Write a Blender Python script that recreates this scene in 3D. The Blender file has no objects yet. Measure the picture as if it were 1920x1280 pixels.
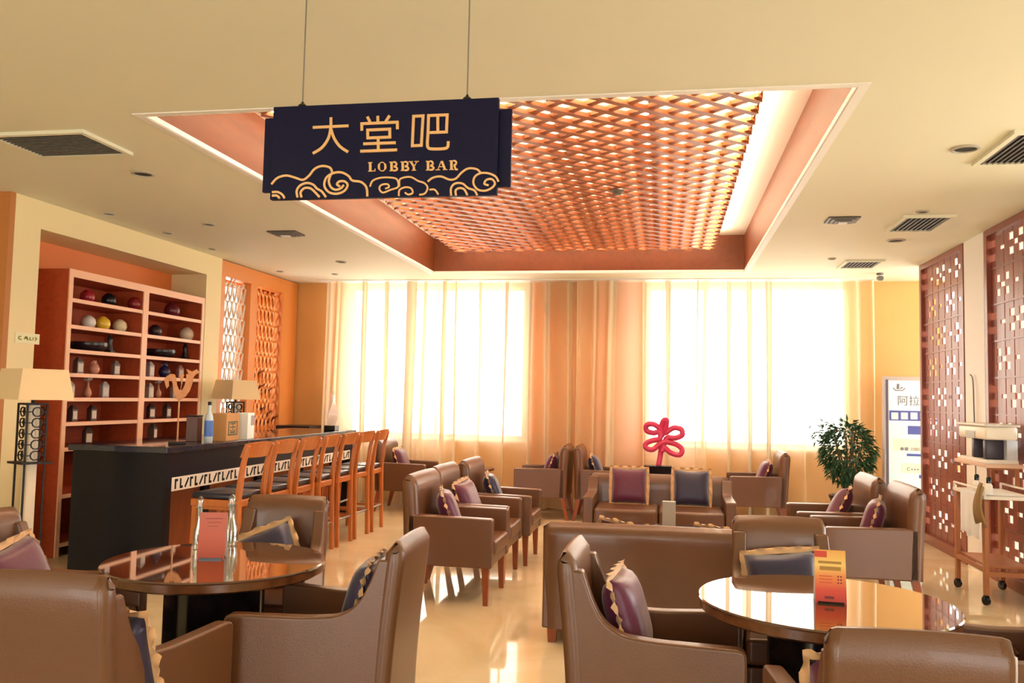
import bpy, bmesh, math, random
from mathutils import Vector, Matrix
random.seed(7)
S = bpy.context.scene
COL = S.collection
R_ = math.radians

# ------------------------------------------------------------------ camera
HC, FPX = 1.5, 1600.0
YAW, PITCH, ROLL = R_(10.28), R_(3.75), R_(1.21)
_f = Vector((-math.sin(YAW), math.cos(YAW), 0)); _r = Vector((math.cos(YAW), math.sin(YAW), 0)); _u = Vector((0, 0, 1))
_f2 = _f*math.cos(PITCH)+_u*math.sin(PITCH); _u2 = _u*math.cos(PITCH)-_f*math.sin(PITCH)
CR = _r*math.cos(ROLL)+_u2*math.sin(ROLL); CU = _u2*math.cos(ROLL)-_r*math.sin(ROLL); CF = _f2
CP = Vector((0, 0, HC))
cd = bpy.data.cameras.new('camera'); cd.sensor_width = 36; cd.lens = FPX/1920*36; cd.clip_start = 0.05
cam = bpy.data.objects.new('camera', cd); COL.objects.link(cam)
mw = Matrix.Identity(4)
for i in range(3):
    mw[i][0] = CR[i]; mw[i][1] = CU[i]; mw[i][2] = -CF[i]; mw[i][3] = CP[i]
cam.matrix_world = mw
S.camera = cam
# a photo pixel is a direction; its depth comes from the plane it lies on
def ray(x, y): return CR*((x-960)/FPX)+CU*((640-y)/FPX)+CF
def PZ(x, y, z): d = ray(x, y); return CP+d*((z-HC)/d.z)
def PX(x, y, X): d = ray(x, y); return CP+d*(X/d.x)
def PY(x, y, Y): d = ray(x, y); return CP+d*(Y/d.y)

# ------------------------------------------------------------------ world, exposure
w = bpy.data.worlds.new('daylight'); S.world = w; w.use_nodes = True
bg = w.node_tree.nodes['Background']
bg.inputs[0].default_value = (1.0, 0.985, 0.95, 1); bg.inputs[1].default_value = 1.35
S.view_settings.view_transform = 'Standard'; S.view_settings.look = 'None'
S.view_settings.gamma = 1; S.view_settings.use_curve_mapping = False
S.view_settings.exposure = 2.65

def portal(name, loc, rot, sx, sy):
    l = bpy.data.lights.new(name, 'AREA'); l.shape = 'RECTANGLE'; l.size = sx; l.size_y = sy
    l.cycles.is_portal = True
    o = bpy.data.objects.new(name, l); COL.objects.link(o); o.location = loc; o.rotation_euler = rot
# ------------------------------------------------------------------ helpers
def lin(c):
    c /= 255.0
    return c/12.92 if c <= 0.04045 else ((c+0.055)/1.055)**2.4
def rgb(r, g, b): return (lin(r), lin(g), lin(b), 1)
MATS = {}
def mat(name, col, rough=0.5, metal=0.0, spec=0.5, noise=0.0, nscale=8.0, bump=0.0, bscale=60.0, coat=0.0, col2=None, stretch=None, sheen=0.0):
    if name in MATS: return MATS[name]
    m = bpy.data.materials.new(name); m.use_nodes = True; nt = m.node_tree
    b = nt.nodes['Principled BSDF']
    b.inputs['Base Color'].default_value = col; b.inputs['Roughness'].default_value = rough
    b.inputs['Metallic'].default_value = metal; b.inputs['Specular IOR Level'].default_value = spec
    b.inputs['Coat Weight'].default_value = coat; b.inputs['Sheen Weight'].default_value = sheen
    tc = nt.nodes.new('ShaderNodeTexCoord'); mp = nt.nodes.new('ShaderNodeMapping')
    nt.links.new(tc.outputs['Object'], mp.inputs[0])
    if stretch: mp.inputs['Scale'].default_value = stretch
    if noise > 0 or col2:
        n = nt.nodes.new('ShaderNodeTexNoise'); n.inputs['Scale'].default_value = nscale; n.inputs['Detail'].default_value = 5
        nt.links.new(mp.outputs[0], n.inputs['Vector'])
        mx = nt.nodes.new('ShaderNodeMix'); mx.data_type = 'RGBA'
        c2 = col2 if col2 else tuple(max(0, c*(1-noise)) for c in col[:3])+(1,)
        mx.inputs[6].default_value = col; mx.inputs[7].default_value = c2
        rp = nt.nodes.new('ShaderNodeValToRGB'); rp.color_ramp.elements[0].position = 0.35; rp.color_ramp.elements[1].position = 0.7
        nt.links.new(n.outputs[0], rp.inputs[0]); nt.links.new(rp.outputs[0], mx.inputs[0])
        nt.links.new(mx.outputs[2], b.inputs['Base Color'])
    if bump > 0:
        n2 = nt.nodes.new('ShaderNodeTexNoise'); n2.inputs['Scale'].default_value = bscale; n2.inputs['Detail'].default_value = 3
        nt.links.new(mp.outputs[0], n2.inputs['Vector'])
        bp = nt.nodes.new('ShaderNodeBump'); bp.inputs['Strength'].default_value = bump; bp.inputs['Distance'].default_value = 0.01
        nt.links.new(n2.outputs[0], bp.inputs['Height']); nt.links.new(bp.outputs[0], b.inputs['Normal'])
    MATS[name] = m; return m
def emit(name, col, s):
    m = bpy.data.materials.new(name); m.use_nodes = True; nt = m.node_tree
    b = nt.nodes['Principled BSDF']; b.inputs['Emission Color'].default_value = col; b.inputs['Emission Strength'].default_value = s
    b.inputs['Base Color'].default_value = col; MATS[name] = m; return m

def obj(name, bm, m, parent=None, smooth=None):
    me = bpy.data.meshes.new(name); bm.normal_update(); bm.to_mesh(me); bm.free()
    if m: me.materials.append(m)
    if smooth is not None:
        for p in me.polygons: p.use_smooth = len(p.vertices) <= 8
        me.set_sharp_from_angle(angle=R_(smooth))
    o = bpy.data.objects.new(name, me); COL.objects.link(o)
    if parent: o.parent = parent
    return o
def even_normals(o):
    m_ = o.modifiers.new('even_normals', 'WEIGHTED_NORMAL'); m_.keep_sharp = True; m_.weight = 90; return o
def inst(name, me, parent, loc=(0,0,0), rot=(0,0,0), scale=(1,1,1)):
    o = bpy.data.objects.new(name, me); COL.objects.link(o); o.parent = parent
    o.location = loc; o.rotation_euler = rot; o.scale = scale; return o
def thing(name, label, cat, loc=(0,0,0), rz=0, group=None):
    o = bpy.data.objects.new(name, None); COL.objects.link(o); o.empty_display_size = 0.1
    o.location = loc; o.rotation_euler = (0,0,rz); return tag(o, label, cat, group)
def tag(o, label, cat, group=None):
    o['label'] = label; o['category'] = cat
    if group: o['group'] = group
    return o
def struct(name, bm, m, parent=None, label=None, smooth=None):
    o = obj(name, bm, m, parent, smooth)
    if not parent: o['kind'] = 'structure'
    if label: o['label'] = label
    return o
def copy_tree(o, parent=None):
    c = o.copy(); COL.objects.link(c)
    if parent: c.parent = parent
    for ch in list(o.children): copy_tree(ch, c)
    return c
def box(bm, x0, x1, y0, y1, z0, z1, bev=0.0, seg=2):
    r = bmesh.ops.create_cube(bm, size=1.0)
    vs = r['verts']
    for v in vs:
        v.co = Vector(((x0+x1)/2+v.co.x*(x1-x0), (y0+y1)/2+v.co.y*(y1-y0), (z0+z1)/2+v.co.z*(z1-z0)))
    if bev > 0:
        es = list({e for v in vs for e in v.link_edges})
        bmesh.ops.bevel(bm, geom=es, offset=bev, segments=seg, affect='EDGES', profile=0.5)
    return vs
def mbox(*a, **k):
    bm = bmesh.new(); box(bm, *a, **k); return bm
def boxes(lst, bev=0.0):
    bm = bmesh.new()
    for a in lst: box(bm, *a, bev=bev)
    return bm
def rpoly(pts, rad, seg=5):
    """2D polygon with rounded corners; rad is one radius or a list"""
    n = len(pts); out = []
    for i in range(n):
        r = rad[i] if isinstance(rad, (list, tuple)) else rad
        p = Vector(pts[i]); a = Vector(pts[i-1]); b = Vector(pts[(i+1) % n])
        if r <= 0: out.append(tuple(p)); continue
        da = (a-p); db = (b-p); r1 = min(r, da.length*0.48, db.length*0.48)
        p1 = p+da.normalized()*r1; p2 = p+db.normalized()*r1
        for k in range(seg+1):
            t = k/seg
            out.append(tuple((1-t)**2*p1+2*t*(1-t)*p+t*t*p2))
    return out
def prism(bm, poly, t0, t1, plane='yz', bev=0.0, fn=None):
    """extrude polygon; plane names the two axes of the polygon, the third is the thickness axis t0..t1"""
    ax = {'yz': lambda a, b, t: (t, a, b), 'xz': lambda a, b, t: (a, t, b), 'xy': lambda a, b, t: (a, b, t)}[plane]
    f0 = [bm.verts.new(ax(a, b, t0)) for a, b in poly]; f1 = [bm.verts.new(ax(a, b, t1)) for a, b in poly]
    n = len(poly); fs = []
    fs.append(bm.faces.new(f0)); fs.append(bm.faces.new(f1))
    for i in range(n): fs.append(bm.faces.new((f0[i], f0[(i+1) % n], f1[(i+1) % n], f1[i])))
    bmesh.ops.recalc_face_normals(bm, faces=fs)
    if bev > 0:
        es = [e for e in set(fs[0].edges) | set(fs[1].edges)]
        bmesh.ops.bevel(bm, geom=es, offset=bev, segments=3, affect='EDGES', profile=0.5)
    if fn:
        for v in bm.verts: v.co = fn(v.co)
    return bm
def soft_prism(pts, rads, t0, t1, plane, b, fn=None, seg=4):
    """extruded rounded polygon whose rim is rolled over with radius b (clean rings, flat caps)"""
    ax = {'yz': lambda a, c, t: (t, a, c), 'xz': lambda a, c, t: (a, t, c), 'xy': lambda a, c, t: (a, c, t)}[plane]
    P = [Vector(p) for p in pts]; n = len(P)
    if not isinstance(rads, (list, tuple)): rads = [rads]*n
    area = sum(P[i].x*P[(i+1) % n].y-P[(i+1) % n].x*P[i].y for i in range(n)); sg_ = 1 if area > 0 else -1
    def inset(d):
        q = []; rr = []
        for i in range(n):
            e0 = (P[i]-P[i-1]).normalized(); e1 = (P[(i+1) % n]-P[i]).normalized()
            n0 = Vector((-e0.y, e0.x))*sg_; n1 = Vector((-e1.y, e1.x))*sg_
            q.append(tuple(P[i]+(n0+n1)*(d/max(0.3, 1+n0.dot(n1)))))
            cvx = (e0.x*e1.y-e0.y*e1.x)*sg_ > 0
            rr.append(max(0.0015, max(rads[i], b*0.9)-d if cvx else max(rads[i], 0.004)+d))
        return rpoly(q, rr, seg)
    bm = bmesh.new(); rings = []; K = 4
    for side in (0, 1):
        ks = range(K+1) if side == 0 else range(K, -1, -1)
        for k in ks:
            th = math.pi/2*k/K; d = b*(1-math.sin(th)); e = b*(1-math.cos(th))
            t = t0+e if side == 0 else t1-e
            rings.append([bm.verts.new(ax(a, c, t)) for a, c in inset(d)])
    for A, B in zip(rings, rings[1:]):
        for i in range(len(A)): bm.faces.new((A[i], A[(i+1) % len(A)], B[(i+1) % len(A)], B[i]))
    bm.faces.new(rings[0]); bm.faces.new(rings[-1])
    bmesh.ops.recalc_face_normals(bm, faces=bm.faces[:])
    if fn:
        for v in bm.verts: v.co = fn(v.co)
    return bm
def tube(bm, pts, rad, seg=8, closed=False):
    pts = [Vector(p) for p in pts]; n = len(pts); rings = []
    up = None
    for i, p in enumerate(pts):
        if closed: d = pts[(i+1) % n]-pts[i-1]
        else: d = pts[min(i+1, n-1)]-pts[max(i-1, 0)]
        d.normalize()
        if up is None:
            up = Vector((0, 0, 1)) if abs(d.z) < 0.9 else Vector((1, 0, 0))
        a = d.cross(up)
        if a.length < 1e-4: a = d.cross(Vector((0, 1, 0)))
        a.normalize(); b = a.cross(d).normalized(); up = b
        r = rad[i] if isinstance(rad, (list, tuple)) else rad
        rings.append([bm.verts.new(p+a*math.cos(2*math.pi*k/seg)*r+b*math.sin(2*math.pi*k/seg)*r) for k in range(seg)])
    m = n if closed else n-1
    for i in range(m):
        A, B = rings[i], rings[(i+1) % n]
        for k in range(seg): bm.faces.new((A[k], A[(k+1) % seg], B[(k+1) % seg], B[k]))
    if not closed:
        bm.faces.new(rings[0]); bm.faces.new(rings[-1])
    bmesh.ops.recalc_face_normals(bm, faces=bm.faces[:]); return bm
def lathe(bm, prof, seg=24, c=(0, 0, 0)):
    rings = []
    for r, z in prof:
        if r < 1e-5: rings.append([bm.verts.new((c[0], c[1], c[2]+z))])
        else: rings.append([bm.verts.new((c[0]+r*math.cos(2*math.pi*k/seg), c[1]+r*math.sin(2*math.pi*k/seg), c[2]+z)) for k in range(seg)])
    for i in range(len(rings)-1):
        A, B = rings[i], rings[i+1]
        for k in range(seg):
            q = []
            for v in (A[k % len(A)], A[(k+1) % len(A)], B[(k+1) % len(B)], B[k % len(B)]):
                if v not in q: q.append(v)
            if len(q) >= 3: bm.faces.new(q)
    bmesh.ops.recalc_face_normals(bm, faces=bm.faces[:]); return bm
def taper(bm, p0, p1, s0, s1):
    """square bar tapering from p0 (half-size s0) to p1 (half-size s1)"""
    p0 = Vector(p0); p1 = Vector(p1)
    A = [bm.verts.new(p0+Vector((a*s0, b*s0, 0))) for a, b in ((-1,-1),(1,-1),(1,1),(-1,1))]
    B = [bm.verts.new(p1+Vector((a*s1, b*s1, 0))) for a, b in ((-1,-1),(1,-1),(1,1),(-1,1))]
    bm.faces.new(A); bm.faces.new(B)
    for i in range(4): bm.faces.new((A[i], A[(i+1) % 4], B[(i+1) % 4], B[i]))
    bmesh.ops.recalc_face_normals(bm, faces=bm.faces[:]); return bm
def catmull(pts, k=6, closed=False):
    P = [Vector(p) for p in pts]; n = len(P); out = []
    for i in range(n if closed else n-1):
        p0 = P[i-1] if (closed or i > 0) else P[0]; p1 = P[i]; p2 = P[(i+1) % n]; p3 = P[(i+2) % n] if (closed or i+2 < n) else P[-1]
        for j in range(k):
            t = j/k
            out.append(0.5*((2*p1)+(p2-p0)*t+(2*p0-5*p1+4*p2-p3)*t*t+(3*p1-p0-3*p2+p3)*t**3))
    if not closed: out.append(P[-1])
    return out
def ribbon(bm, pts, wd, t0, t1, closed=False, ax=lambda a, b, t: (a, t, b)):
    """flat raised stroke of width wd along 2D points"""
    P = [Vector(p[:2]) for p in pts]; n = len(P); L = []; Rr = []
    for i, p in enumerate(P):
        if closed: d1 = (P[i]-P[i-1]); d2 = (P[(i+1) % n]-P[i])
        else: d1 = P[i]-P[max(i-1, 0)] if i > 0 else P[1]-P[0]; d2 = P[min(i+1, n-1)]-P[i] if i < n-1 else P[-1]-P[-2]
        d1 = d1.normalized(); d2 = d2.normalized(); d = (d1+d2)
        d = d.normalized() if d.length > 1e-6 else d1
        nn = Vector((-d.y, d.x)); k = 1/max(0.5, nn.dot(Vector((-d1.y, d1.x))))
        ww = wd[i] if isinstance(wd, (list, tuple)) else wd
        L.append(p+nn*ww/2*k); Rr.append(p-nn*ww/2*k)
    V = []
    for i in range(n):
        V.append([bm.verts.new(ax(L[i].x, L[i].y, t0)), bm.verts.new(ax(Rr[i].x, Rr[i].y, t0)), bm.verts.new(ax(Rr[i].x, Rr[i].y, t1)), bm.verts.new(ax(L[i].x, L[i].y, t1))])
    for i in range(n if closed else n-1):
        A, B = V[i], V[(i+1) % n]
        for k in range(4): bm.faces.new((A[k], A[(k+1) % 4], B[(k+1) % 4], B[k]))
    if not closed: bm.faces.new(V[0]); bm.faces.new(V[-1])
    bmesh.ops.recalc_face_normals(bm, faces=bm.faces[:]); return bm
UNIT = bpy.data.meshes.new('unit_bar')
_b = bmesh.new(); bmesh.ops.create_cube(_b, size=1.0); _b.to_mesh(UNIT); _b.free()
def unit_mesh(name, m):
    me = UNIT.copy(); me.name = name; me.materials.append(m); return me

# ------------------------------------------------------------------ materials
M_ceil = mat('ceiling_paint', rgb(229, 226, 200), 0.7)
M_cream = mat('cream_wall_paint', rgb(240, 222, 170), 0.6)
M_gold = mat('golden_wall_paint', rgb(222, 171, 102), 0.55, noise=0.08, nscale=2)
M_orange = mat('orange_wall_paint', rgb(232, 130, 60), 0.55)
M_pier = mat('burnt_orange_wall_paint', rgb(214, 124, 62), 0.55)
M_brownwall = mat('brown_wall_paint', rgb(190, 120, 55), 0.55)
M_white = mat('white_paint', rgb(240, 236, 228), 0.5)
M_coffer = mat('coffer_stained_wood', rgb(112, 52, 12), 0.5, noise=0.15, nscale=3, stretch=(6, 1, 6))
M_lat = mat('lattice_wood', rgb(170, 98, 56), 0.4, noise=0.15, nscale=5)
M_leather = mat('taupe_leather', rgb(106, 67, 41), 0.34, spec=0.6, coat=0.12, bump=0.08, bscale=180, noise=0.06, nscale=6)
M_legwood = mat('reddish_leg_wood', rgb(150, 75, 40), 0.35)
M_stool = mat('honey_stool_wood', rgb(196, 112, 52), 0.32, noise=0.2, nscale=4, stretch=(8, 8, 1))
M_pad = mat('navy_leather_pad', rgb(40, 38, 55), 0.28)
M_bar = mat('black_polished_stone', rgb(16, 16, 26), 0.3, spec=0.25, noise=0.3, nscale=30)
M_bartop = mat('grey_polished_stone', rgb(50, 52, 66), 0.06, noise=0.3, nscale=30)
M_barwood = mat('bar_panel_wood', rgb(170, 90, 45), 0.4, noise=0.2, nscale=4, stretch=(8, 8, 1))
M_case = mat('cherry_bookcase_wood', rgb(188, 82, 44), 0.45, noise=0.2, nscale=3, stretch=(8, 1, 8))
M_edge_lit = mat('cherry_edge_painted_light', rgb(250, 192, 152), 0.4)  # same cherry wood, window light on its front edges painted in
M_table = mat('dark_lacquer_tabletop', rgb(96, 62, 44), 0.03, coat=1.0, spec=0.8)
M_tedge = mat('tabletop_edge_wood', rgb(120, 72, 40), 0.25, noise=0.5, nscale=12)
M_black = mat('black_gloss_lacquer', rgb(16, 15, 18), 0.15)
M_iron = mat('dark_iron', rgb(45, 38, 36), 0.5, metal=0.6)
M_purple = mat('plum_satin', rgb(96, 24, 62), 0.38, sheen=0.4, bump=0.15, bscale=25)
M_navyc = mat('indigo_satin', rgb(38, 30, 66), 0.38, sheen=0.4, bump=0.15, bscale=25)
M_ruffle = mat('gold_ruffle', rgb(214, 168, 120), 0.5, sheen=0.3)
M_mah = mat('mahogany_screen_wood', rgb(148, 78, 62), 0.28, noise=0.25, nscale=4, stretch=(6, 6, 1))
M_navy = mat('navy_sign_board', rgb(16, 15, 46), 0.45, spec=0.15)
M_signgold = mat('gold_lettering', rgb(226, 178, 120), 0.35, metal=0.35)
M_steel = mat('steel_wire', rgb(150, 145, 138), 0.35, metal=0.8)
M_grille = mat('grey_vent_metal', rgb(112, 106, 98), 0.5)
M_ventdark = mat('vent_cavity_dark', rgb(52, 48, 44), 0.8)
M_shade = mat('linen_lampshade', rgb(232, 206, 160), 0.7)
M_winewood = mat('amber_rack_wood', rgb(224, 140, 66), 0.4)
M_glasst = None
def glassmat(name, tint=(1, 1, 1, 1), k=0.12):
    m = bpy.data.materials.new(name); m.use_nodes = True; nt = m.node_tree; nt.nodes.clear()
    o = nt.nodes.new('ShaderNodeOutputMaterial'); mx = nt.nodes.new('ShaderNodeMixShader')
    t = nt.nodes.new('ShaderNodeBsdfTransparent'); g = nt.nodes.new('ShaderNodeBsdfGlossy')
    t.inputs[0].default_value = tint; g.inputs['Roughness'].default_value = 0.03; mx.inputs[0].default_value = k
    nt.links.new(t.outputs[0], mx.inputs[1]); nt.links.new(g.outputs[0], mx.inputs[2]); nt.links.new(mx.outputs[0], o.inputs[0])
    return m
M_pane = glassmat('window_pane_glass', (0.97, 0.98, 1, 1), 0.05)
M_carafe = glassmat('clear_vessel_glass', (0.86, 0.88, 0.86, 1), 0.25)
def sheermat(name, see, pas, colr):
    m = bpy.data.materials.new(name); m.use_nodes = True; nt = m.node_tree; nt.nodes.clear()
    o = nt.nodes.new('ShaderNodeOutputMaterial')
    t = nt.nodes.new('ShaderNodeBsdfTransparent'); tr = nt.nodes.new('ShaderNodeBsdfTranslucent'); d = nt.nodes.new('ShaderNodeBsdfDiffuse')
    t.inputs[0].default_value = (1.0, 0.98, 0.94, 1)
    tr.inputs[0].default_value = rgb(255, 236, 205); d.inputs[0].default_value = colr
    a = nt.nodes.new('ShaderNodeMixShader'); a.inputs[0].default_value = pas/(1-see)
    nt.links.new(d.outputs[0], a.inputs[1]); nt.links.new(tr.outputs[0], a.inputs[2])
    b = nt.nodes.new('ShaderNodeMixShader'); b.inputs[0].default_value = 1-see
    nt.links.new(t.outputs[0], b.inputs[1]); nt.links.new(a.outputs[0], b.inputs[2]); nt.links.new(b.outputs[0], o.inputs[0])
    return m
M_sheer = sheermat('cream_sheer_voile', 0.34, 0.26, rgb(250, 220, 172)); M_foldshade = sheermat('cream_voile_fold_shade', 0.0, 0.05, rgb(226, 206, 172))  # second voile: darkening of the folds put into the cloth colour
def marble():
    m = bpy.data.materials.new('polished_cream_marble'); m.use_nodes = True; nt = m.node_tree
    b = nt.nodes['Principled BSDF']; b.inputs['Roughness'].default_value = 0.05; b.inputs['Specular IOR Level'].default_value = 0.75
    tc = nt.nodes.new('ShaderNodeTexCoord')
    n = nt.nodes.new('ShaderNodeTexNoise'); n.inputs['Scale'].default_value = 1.3; n.inputs['Detail'].default_value = 8; n.inputs['Distortion'].default_value = 1.2
    nt.links.new(tc.outputs['Object'], n.inputs['Vector'])
    r = nt.nodes.new('ShaderNodeValToRGB'); e = r.color_ramp.elements
    e[0].position = 0.3; e[0].color = rgb(216, 194, 154); e[1].position = 0.75; e[1].color = rgb(236, 220, 188)
    nt.links.new(n.outputs[0], r.inputs[0])
    nt.links.new(r.outputs[0], b.inputs['Base Color'])
    return m
M_floor = marble()

# ------------------------------------------------------------------ room shell
H = 3.10; YB = 11.64; XL = -5.30; XR = 2.85
CX0, CX1, CY0, CY1 = -3.02, 0.94, 4.44, 10.75          # coffer opening
FX0, FX1, FY0 = -9.0, 7.0, -6.0
struct('floor', boxes([(FX0, FX1, FY0, 6.12, -0.1, 0), (-5.90, FX1, 6.12, YB+0.2, -0.1, 0)]), M_floor)
struct('ceiling', boxes([(FX0, CX0, FY0, 6.12, H, H+0.08), (-5.90, CX0, 6.12, YB+0.2, H, H+0.08), (CX1, FX1, FY0, YB+0.2, H, H+0.08), (CX0, CX1, FY0, CY0, H, H+0.08), (CX0, CX1, CY1, YB+0.2, H, H+0.08)]), M_ceil)
ZT = 3.56
struct('ceiling_coffer', mbox(CX0-0.3, CX1+0.3, CY0-0.3, CY1+0.3, ZT, ZT+0.06), M_white, label='white upper ceiling inside the recessed coffer')
# stained wooden fascia all round, white stepped moulding below it
fz0 = H+0.028; fi = 0.008
struct('trim_1', boxes([(CX0, CX0+fi, CY0, CY1, fz0, ZT), (CX1-fi, CX1, CY0, CY1, fz0, ZT), (CX0+fi, CX1-fi, CY0, CY0+fi, fz0, ZT), (CX0+fi, CX1-fi, CY1-fi, CY1, fz0, ZT)]+[(CX0-0.08, CX0, CY0-0.08, CY1+0.08, H+0.08, ZT), (CX1, CX1+0.08, CY0-0.08, CY1+0.08, H+0.08, ZT), (CX0, CX1, CY0-0.08, CY0, H+0.08, ZT), (CX0, CX1, CY1, CY1+0.08, H+0.08, ZT)]), M_coffer, label='brown stained wooden fascia lining the ceiling coffer')
def ring(bm, g, zz0, zz1, wd):
    for a in ((CX0+g, CX0+g+wd, CY0+g, CY1-g), (CX1-g-wd, CX1-g, CY0+g, CY1-g), (CX0+g+wd, CX1-g-wd, CY0+g, CY0+g+wd), (CX0+g+wd, CX1-g-wd, CY1-g-wd, CY1-g)):
        box(bm, *a, zz0, zz1)
bm = bmesh.new(); ring(bm, -0.05, H-0.006, H, 0.05); ring(bm, 0.0, H-0.003, H+0.028, 0.010)
struct('trim_2', bm, M_white, label='white stepped moulding around the ceiling coffer')

W1a, W1b = PY(655, 700, YB).x, PY(985, 700, YB).x
W2a, W2b = PY(1212, 700, YB).x, PY(1592, 700, YB).x
SILL = 0.92; WT = 3.04; W5a, W5b = 3.47, 6.7
def wallback():
    bm = bmesh.new(); y0, y1 = YB, YB+0.2
    box(bm, -5.90, W1a, y0, y1, 0, H); box(bm, W2b, W5a, y0, y1, 0, H); box(bm, W5b, FX1, y0, y1, 0, H)
    for a, b in ((W1a, W1b), (W2a, W2b), (W5a, W5b)):
        box(bm, a, b, y0, y1, 0, SILL); box(bm, a, b, y0, y1, WT, H)
    return bm
struct('wall_back', wallback(), M_gold)
struct('wall_back_pier', mbox(W1b, W2a, YB, YB+0.2, 0, H), M_pier)
M_frame = mat('white_window_frame', rgb(225, 222, 215), 0.4)
def window(name, a, b):
    o = struct(name, boxes([(a, b, YB+0.06, YB+0.12, SILL, SILL+0.05), (a, b, YB+0.06, YB+0.12, WT-0.05, WT), (a, a+0.05, YB+0.06, YB+0.12, SILL+0.05, WT-0.05), (b-0.05, b, YB+0.06, YB+0.12, SILL+0.05, WT-0.05)]), M_frame)
    n = 2
    for i in range(1, n): 
        x = a+(b-a)*i/n; obj('mullion', mbox(x-0.025, x+0.025, YB+0.06, YB+0.12, SILL+0.05, WT-0.05), M_frame, o)
    for i in range(n):
        x0 = a+(b-a)*i/n+0.03; x1 = a+(b-a)*(i+1)/n-0.03
        obj('pane', mbox(x0, x1, YB+0.088, YB+0.092, SILL+0.05, WT-0.05), M_pane, o)
    obj('window_sill', mbox(a-0.05, b+0.05, YB-0.06, YB+0.06, SILL-0.04, SILL, bev=0.008), M_white, o)
    portal('window_daylight', ((a+b)/2, YB+0.15, (SILL+WT)/2), (R_(-90), 0, 0), b-a, WT-SILL)
window('window_1', W1a, W1b); window('window_2', W2a, W2b); window('window_added', W5a, W5b)  # the last one is added so sky brightens the screen gaps

# left wall: end face, pillar, niche for the bookcase, column
NY0, NY1, NZ = 6.42, 9.12, 2.86
struct('wall_left', boxes([(-5.75, XL, 6.12, NY0, 0, H), (-5.75, XL, NY0, NY1, NZ, H), (-5.75, XL, NY1, 9.46, 0, H)]), M_cream)
struct('wall_left_end', mbox(-9.0, XL-0.0, 6.06, 6.12, 0, H), M_brownwall)
struct('wall_left_niche', boxes([(-5.90, -5.75, 6.12, 9.46, 0, H)]), M_orange)
w3a, w3b = 10.12, 10.86
struct('wall_left_rear', boxes([(-5.90, -5.75, 9.46, w3a, 0, H), (-5.90, -5.75, w3b, YB, 0, H), (-5.90, -5.75, w3a, w3b, 0, 0.95), (-5.90, -5.75, w3a, w3b, 2.95, H)]), M_orange)
o = struct('window_3', boxes([(-5.86, -5.80, w3a, w3b, 0.95, 1.0), (-5.86, -5.80, w3a, w3b, 2.9, 2.95), (-5.86, -5.80, w3a, w3a+0.05, 1.0, 2.9), (-5.86, -5.80, w3b-0.05, w3b, 1.0, 2.9)]), M_frame)
obj('pane', mbox(-5.832, -5.828, w3a+0.05, w3b-0.05, 1.0, 2.9), M_pane, o)
struct('wall_left_far', mbox(-9.15, -9.0, FY0, 6.1, 0, H), M_cream)
# right: white column between the screens, far side wall with tall glazing
struct('wall_column', mbox(2.84, 3.30, 8.36, 8.88, 0, H), M_white, label='white square column between two carved screens')
struct('wall_right', boxes([(6.9, 7.05, FY0, 3.0, 0, H), (6.9, 7.05, 3.0, YB, 0, 0.3), (6.9, 7.05, 3.0, YB, 2.9, H), (6.9, 7.05, 10.9, YB, 0.3, 2.9)]), M_cream)
o = struct('window_4', boxes([(6.94, 7.0, y, y+0.06, 0.3, 2.9) for y in (3.0, 5.0, 7.0, 9.0, 10.84)]), M_frame)
portal('side_daylight', (7.06, 6.95, 1.6), (0, R_(90), 0), 2.6, 7.9)
fo = [(-7.2, -5.0), (-2.1, 0.1), (3.0, 5.2)]  # unseen openings behind the camera, added and sized for fill light
xs = [FX0]+[v for p_ in fo for v in p_]+[FX1]
struct('wall_front', boxes([(FX0, FX1, FY0-0.15, FY0, 2.9, H)]+[(xs[i], xs[i+1], FY0-0.15, FY0, 0, 2.9) for i in range(0, len(xs), 2)]), M_cream)
for a_, b_ in fo: portal('rear_fill_daylight', ((a_+b_)/2, FY0-0.1, 1.45), (R_(90), 0, 0), b_-a_, 2.85)
struct('baseboard_back', mbox(-5.7, FX1, YB-0.02, YB, 0, 0.12), M_coffer)

# ------------------------------------------------------------------ coffer lattice of crossed slats
LX0, LX1, LY0, LY1, LZ = -2.62, 0.54, 4.86, 10.37, 3.30
lat = thing('ceiling_lattice', 'brown wooden diamond lattice floating inside the lit ceiling coffer', 'lattice', (0, 0, 0))
slm = unit_mesh('slat', M_lat)
def clip_diag(c, s):
    # line y = s*x + c clipped to the lattice rectangle
    pts = []
    for x in (LX0, LX1):
        y = s*x+c
        if LY0 <= y <= LY1: pts.append((x, y))
    for y in (LY0, LY1):
        x = (y-c)/s
        if LX0 < x < LX1: pts.append((x, y))
    pts = sorted(set(pts))
    return (pts[0], pts[-1]) if len(pts) > 1 else None
SL = 0.86; PITCH_Y = 0.215
for s, dz in ((SL, 0.0), (-SL, 0.012)):
    c = LY0-abs(SL)*3.2-2.5
    while c < LY1+abs(SL)*3.2+2.5:
        q = clip_diag(c, s)
        if q:
            (xa, ya), (xb, yb) = q; L = math.hypot(xb-xa, yb-ya)
            if L > 0.05:
                inst('slat', slm, lat, ((xa+xb)/2, (ya+yb)/2, LZ+0.02+dz), (0, 0, math.atan2(yb-ya, xb-xa)), (L, 0.05, 0.028))
        c += PITCH_Y
for (x, y) in ((-2.4, 5.2), (0.3, 5.2), (-2.4, 10.1), (0.3, 10.1), (-1.04, 7.6)):
    obj('hanger_rod', tube(bmesh.new(), [(x, y, LZ+0.06), (x, y, ZT)], 0.006, 6), M_steel, lat)
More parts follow.
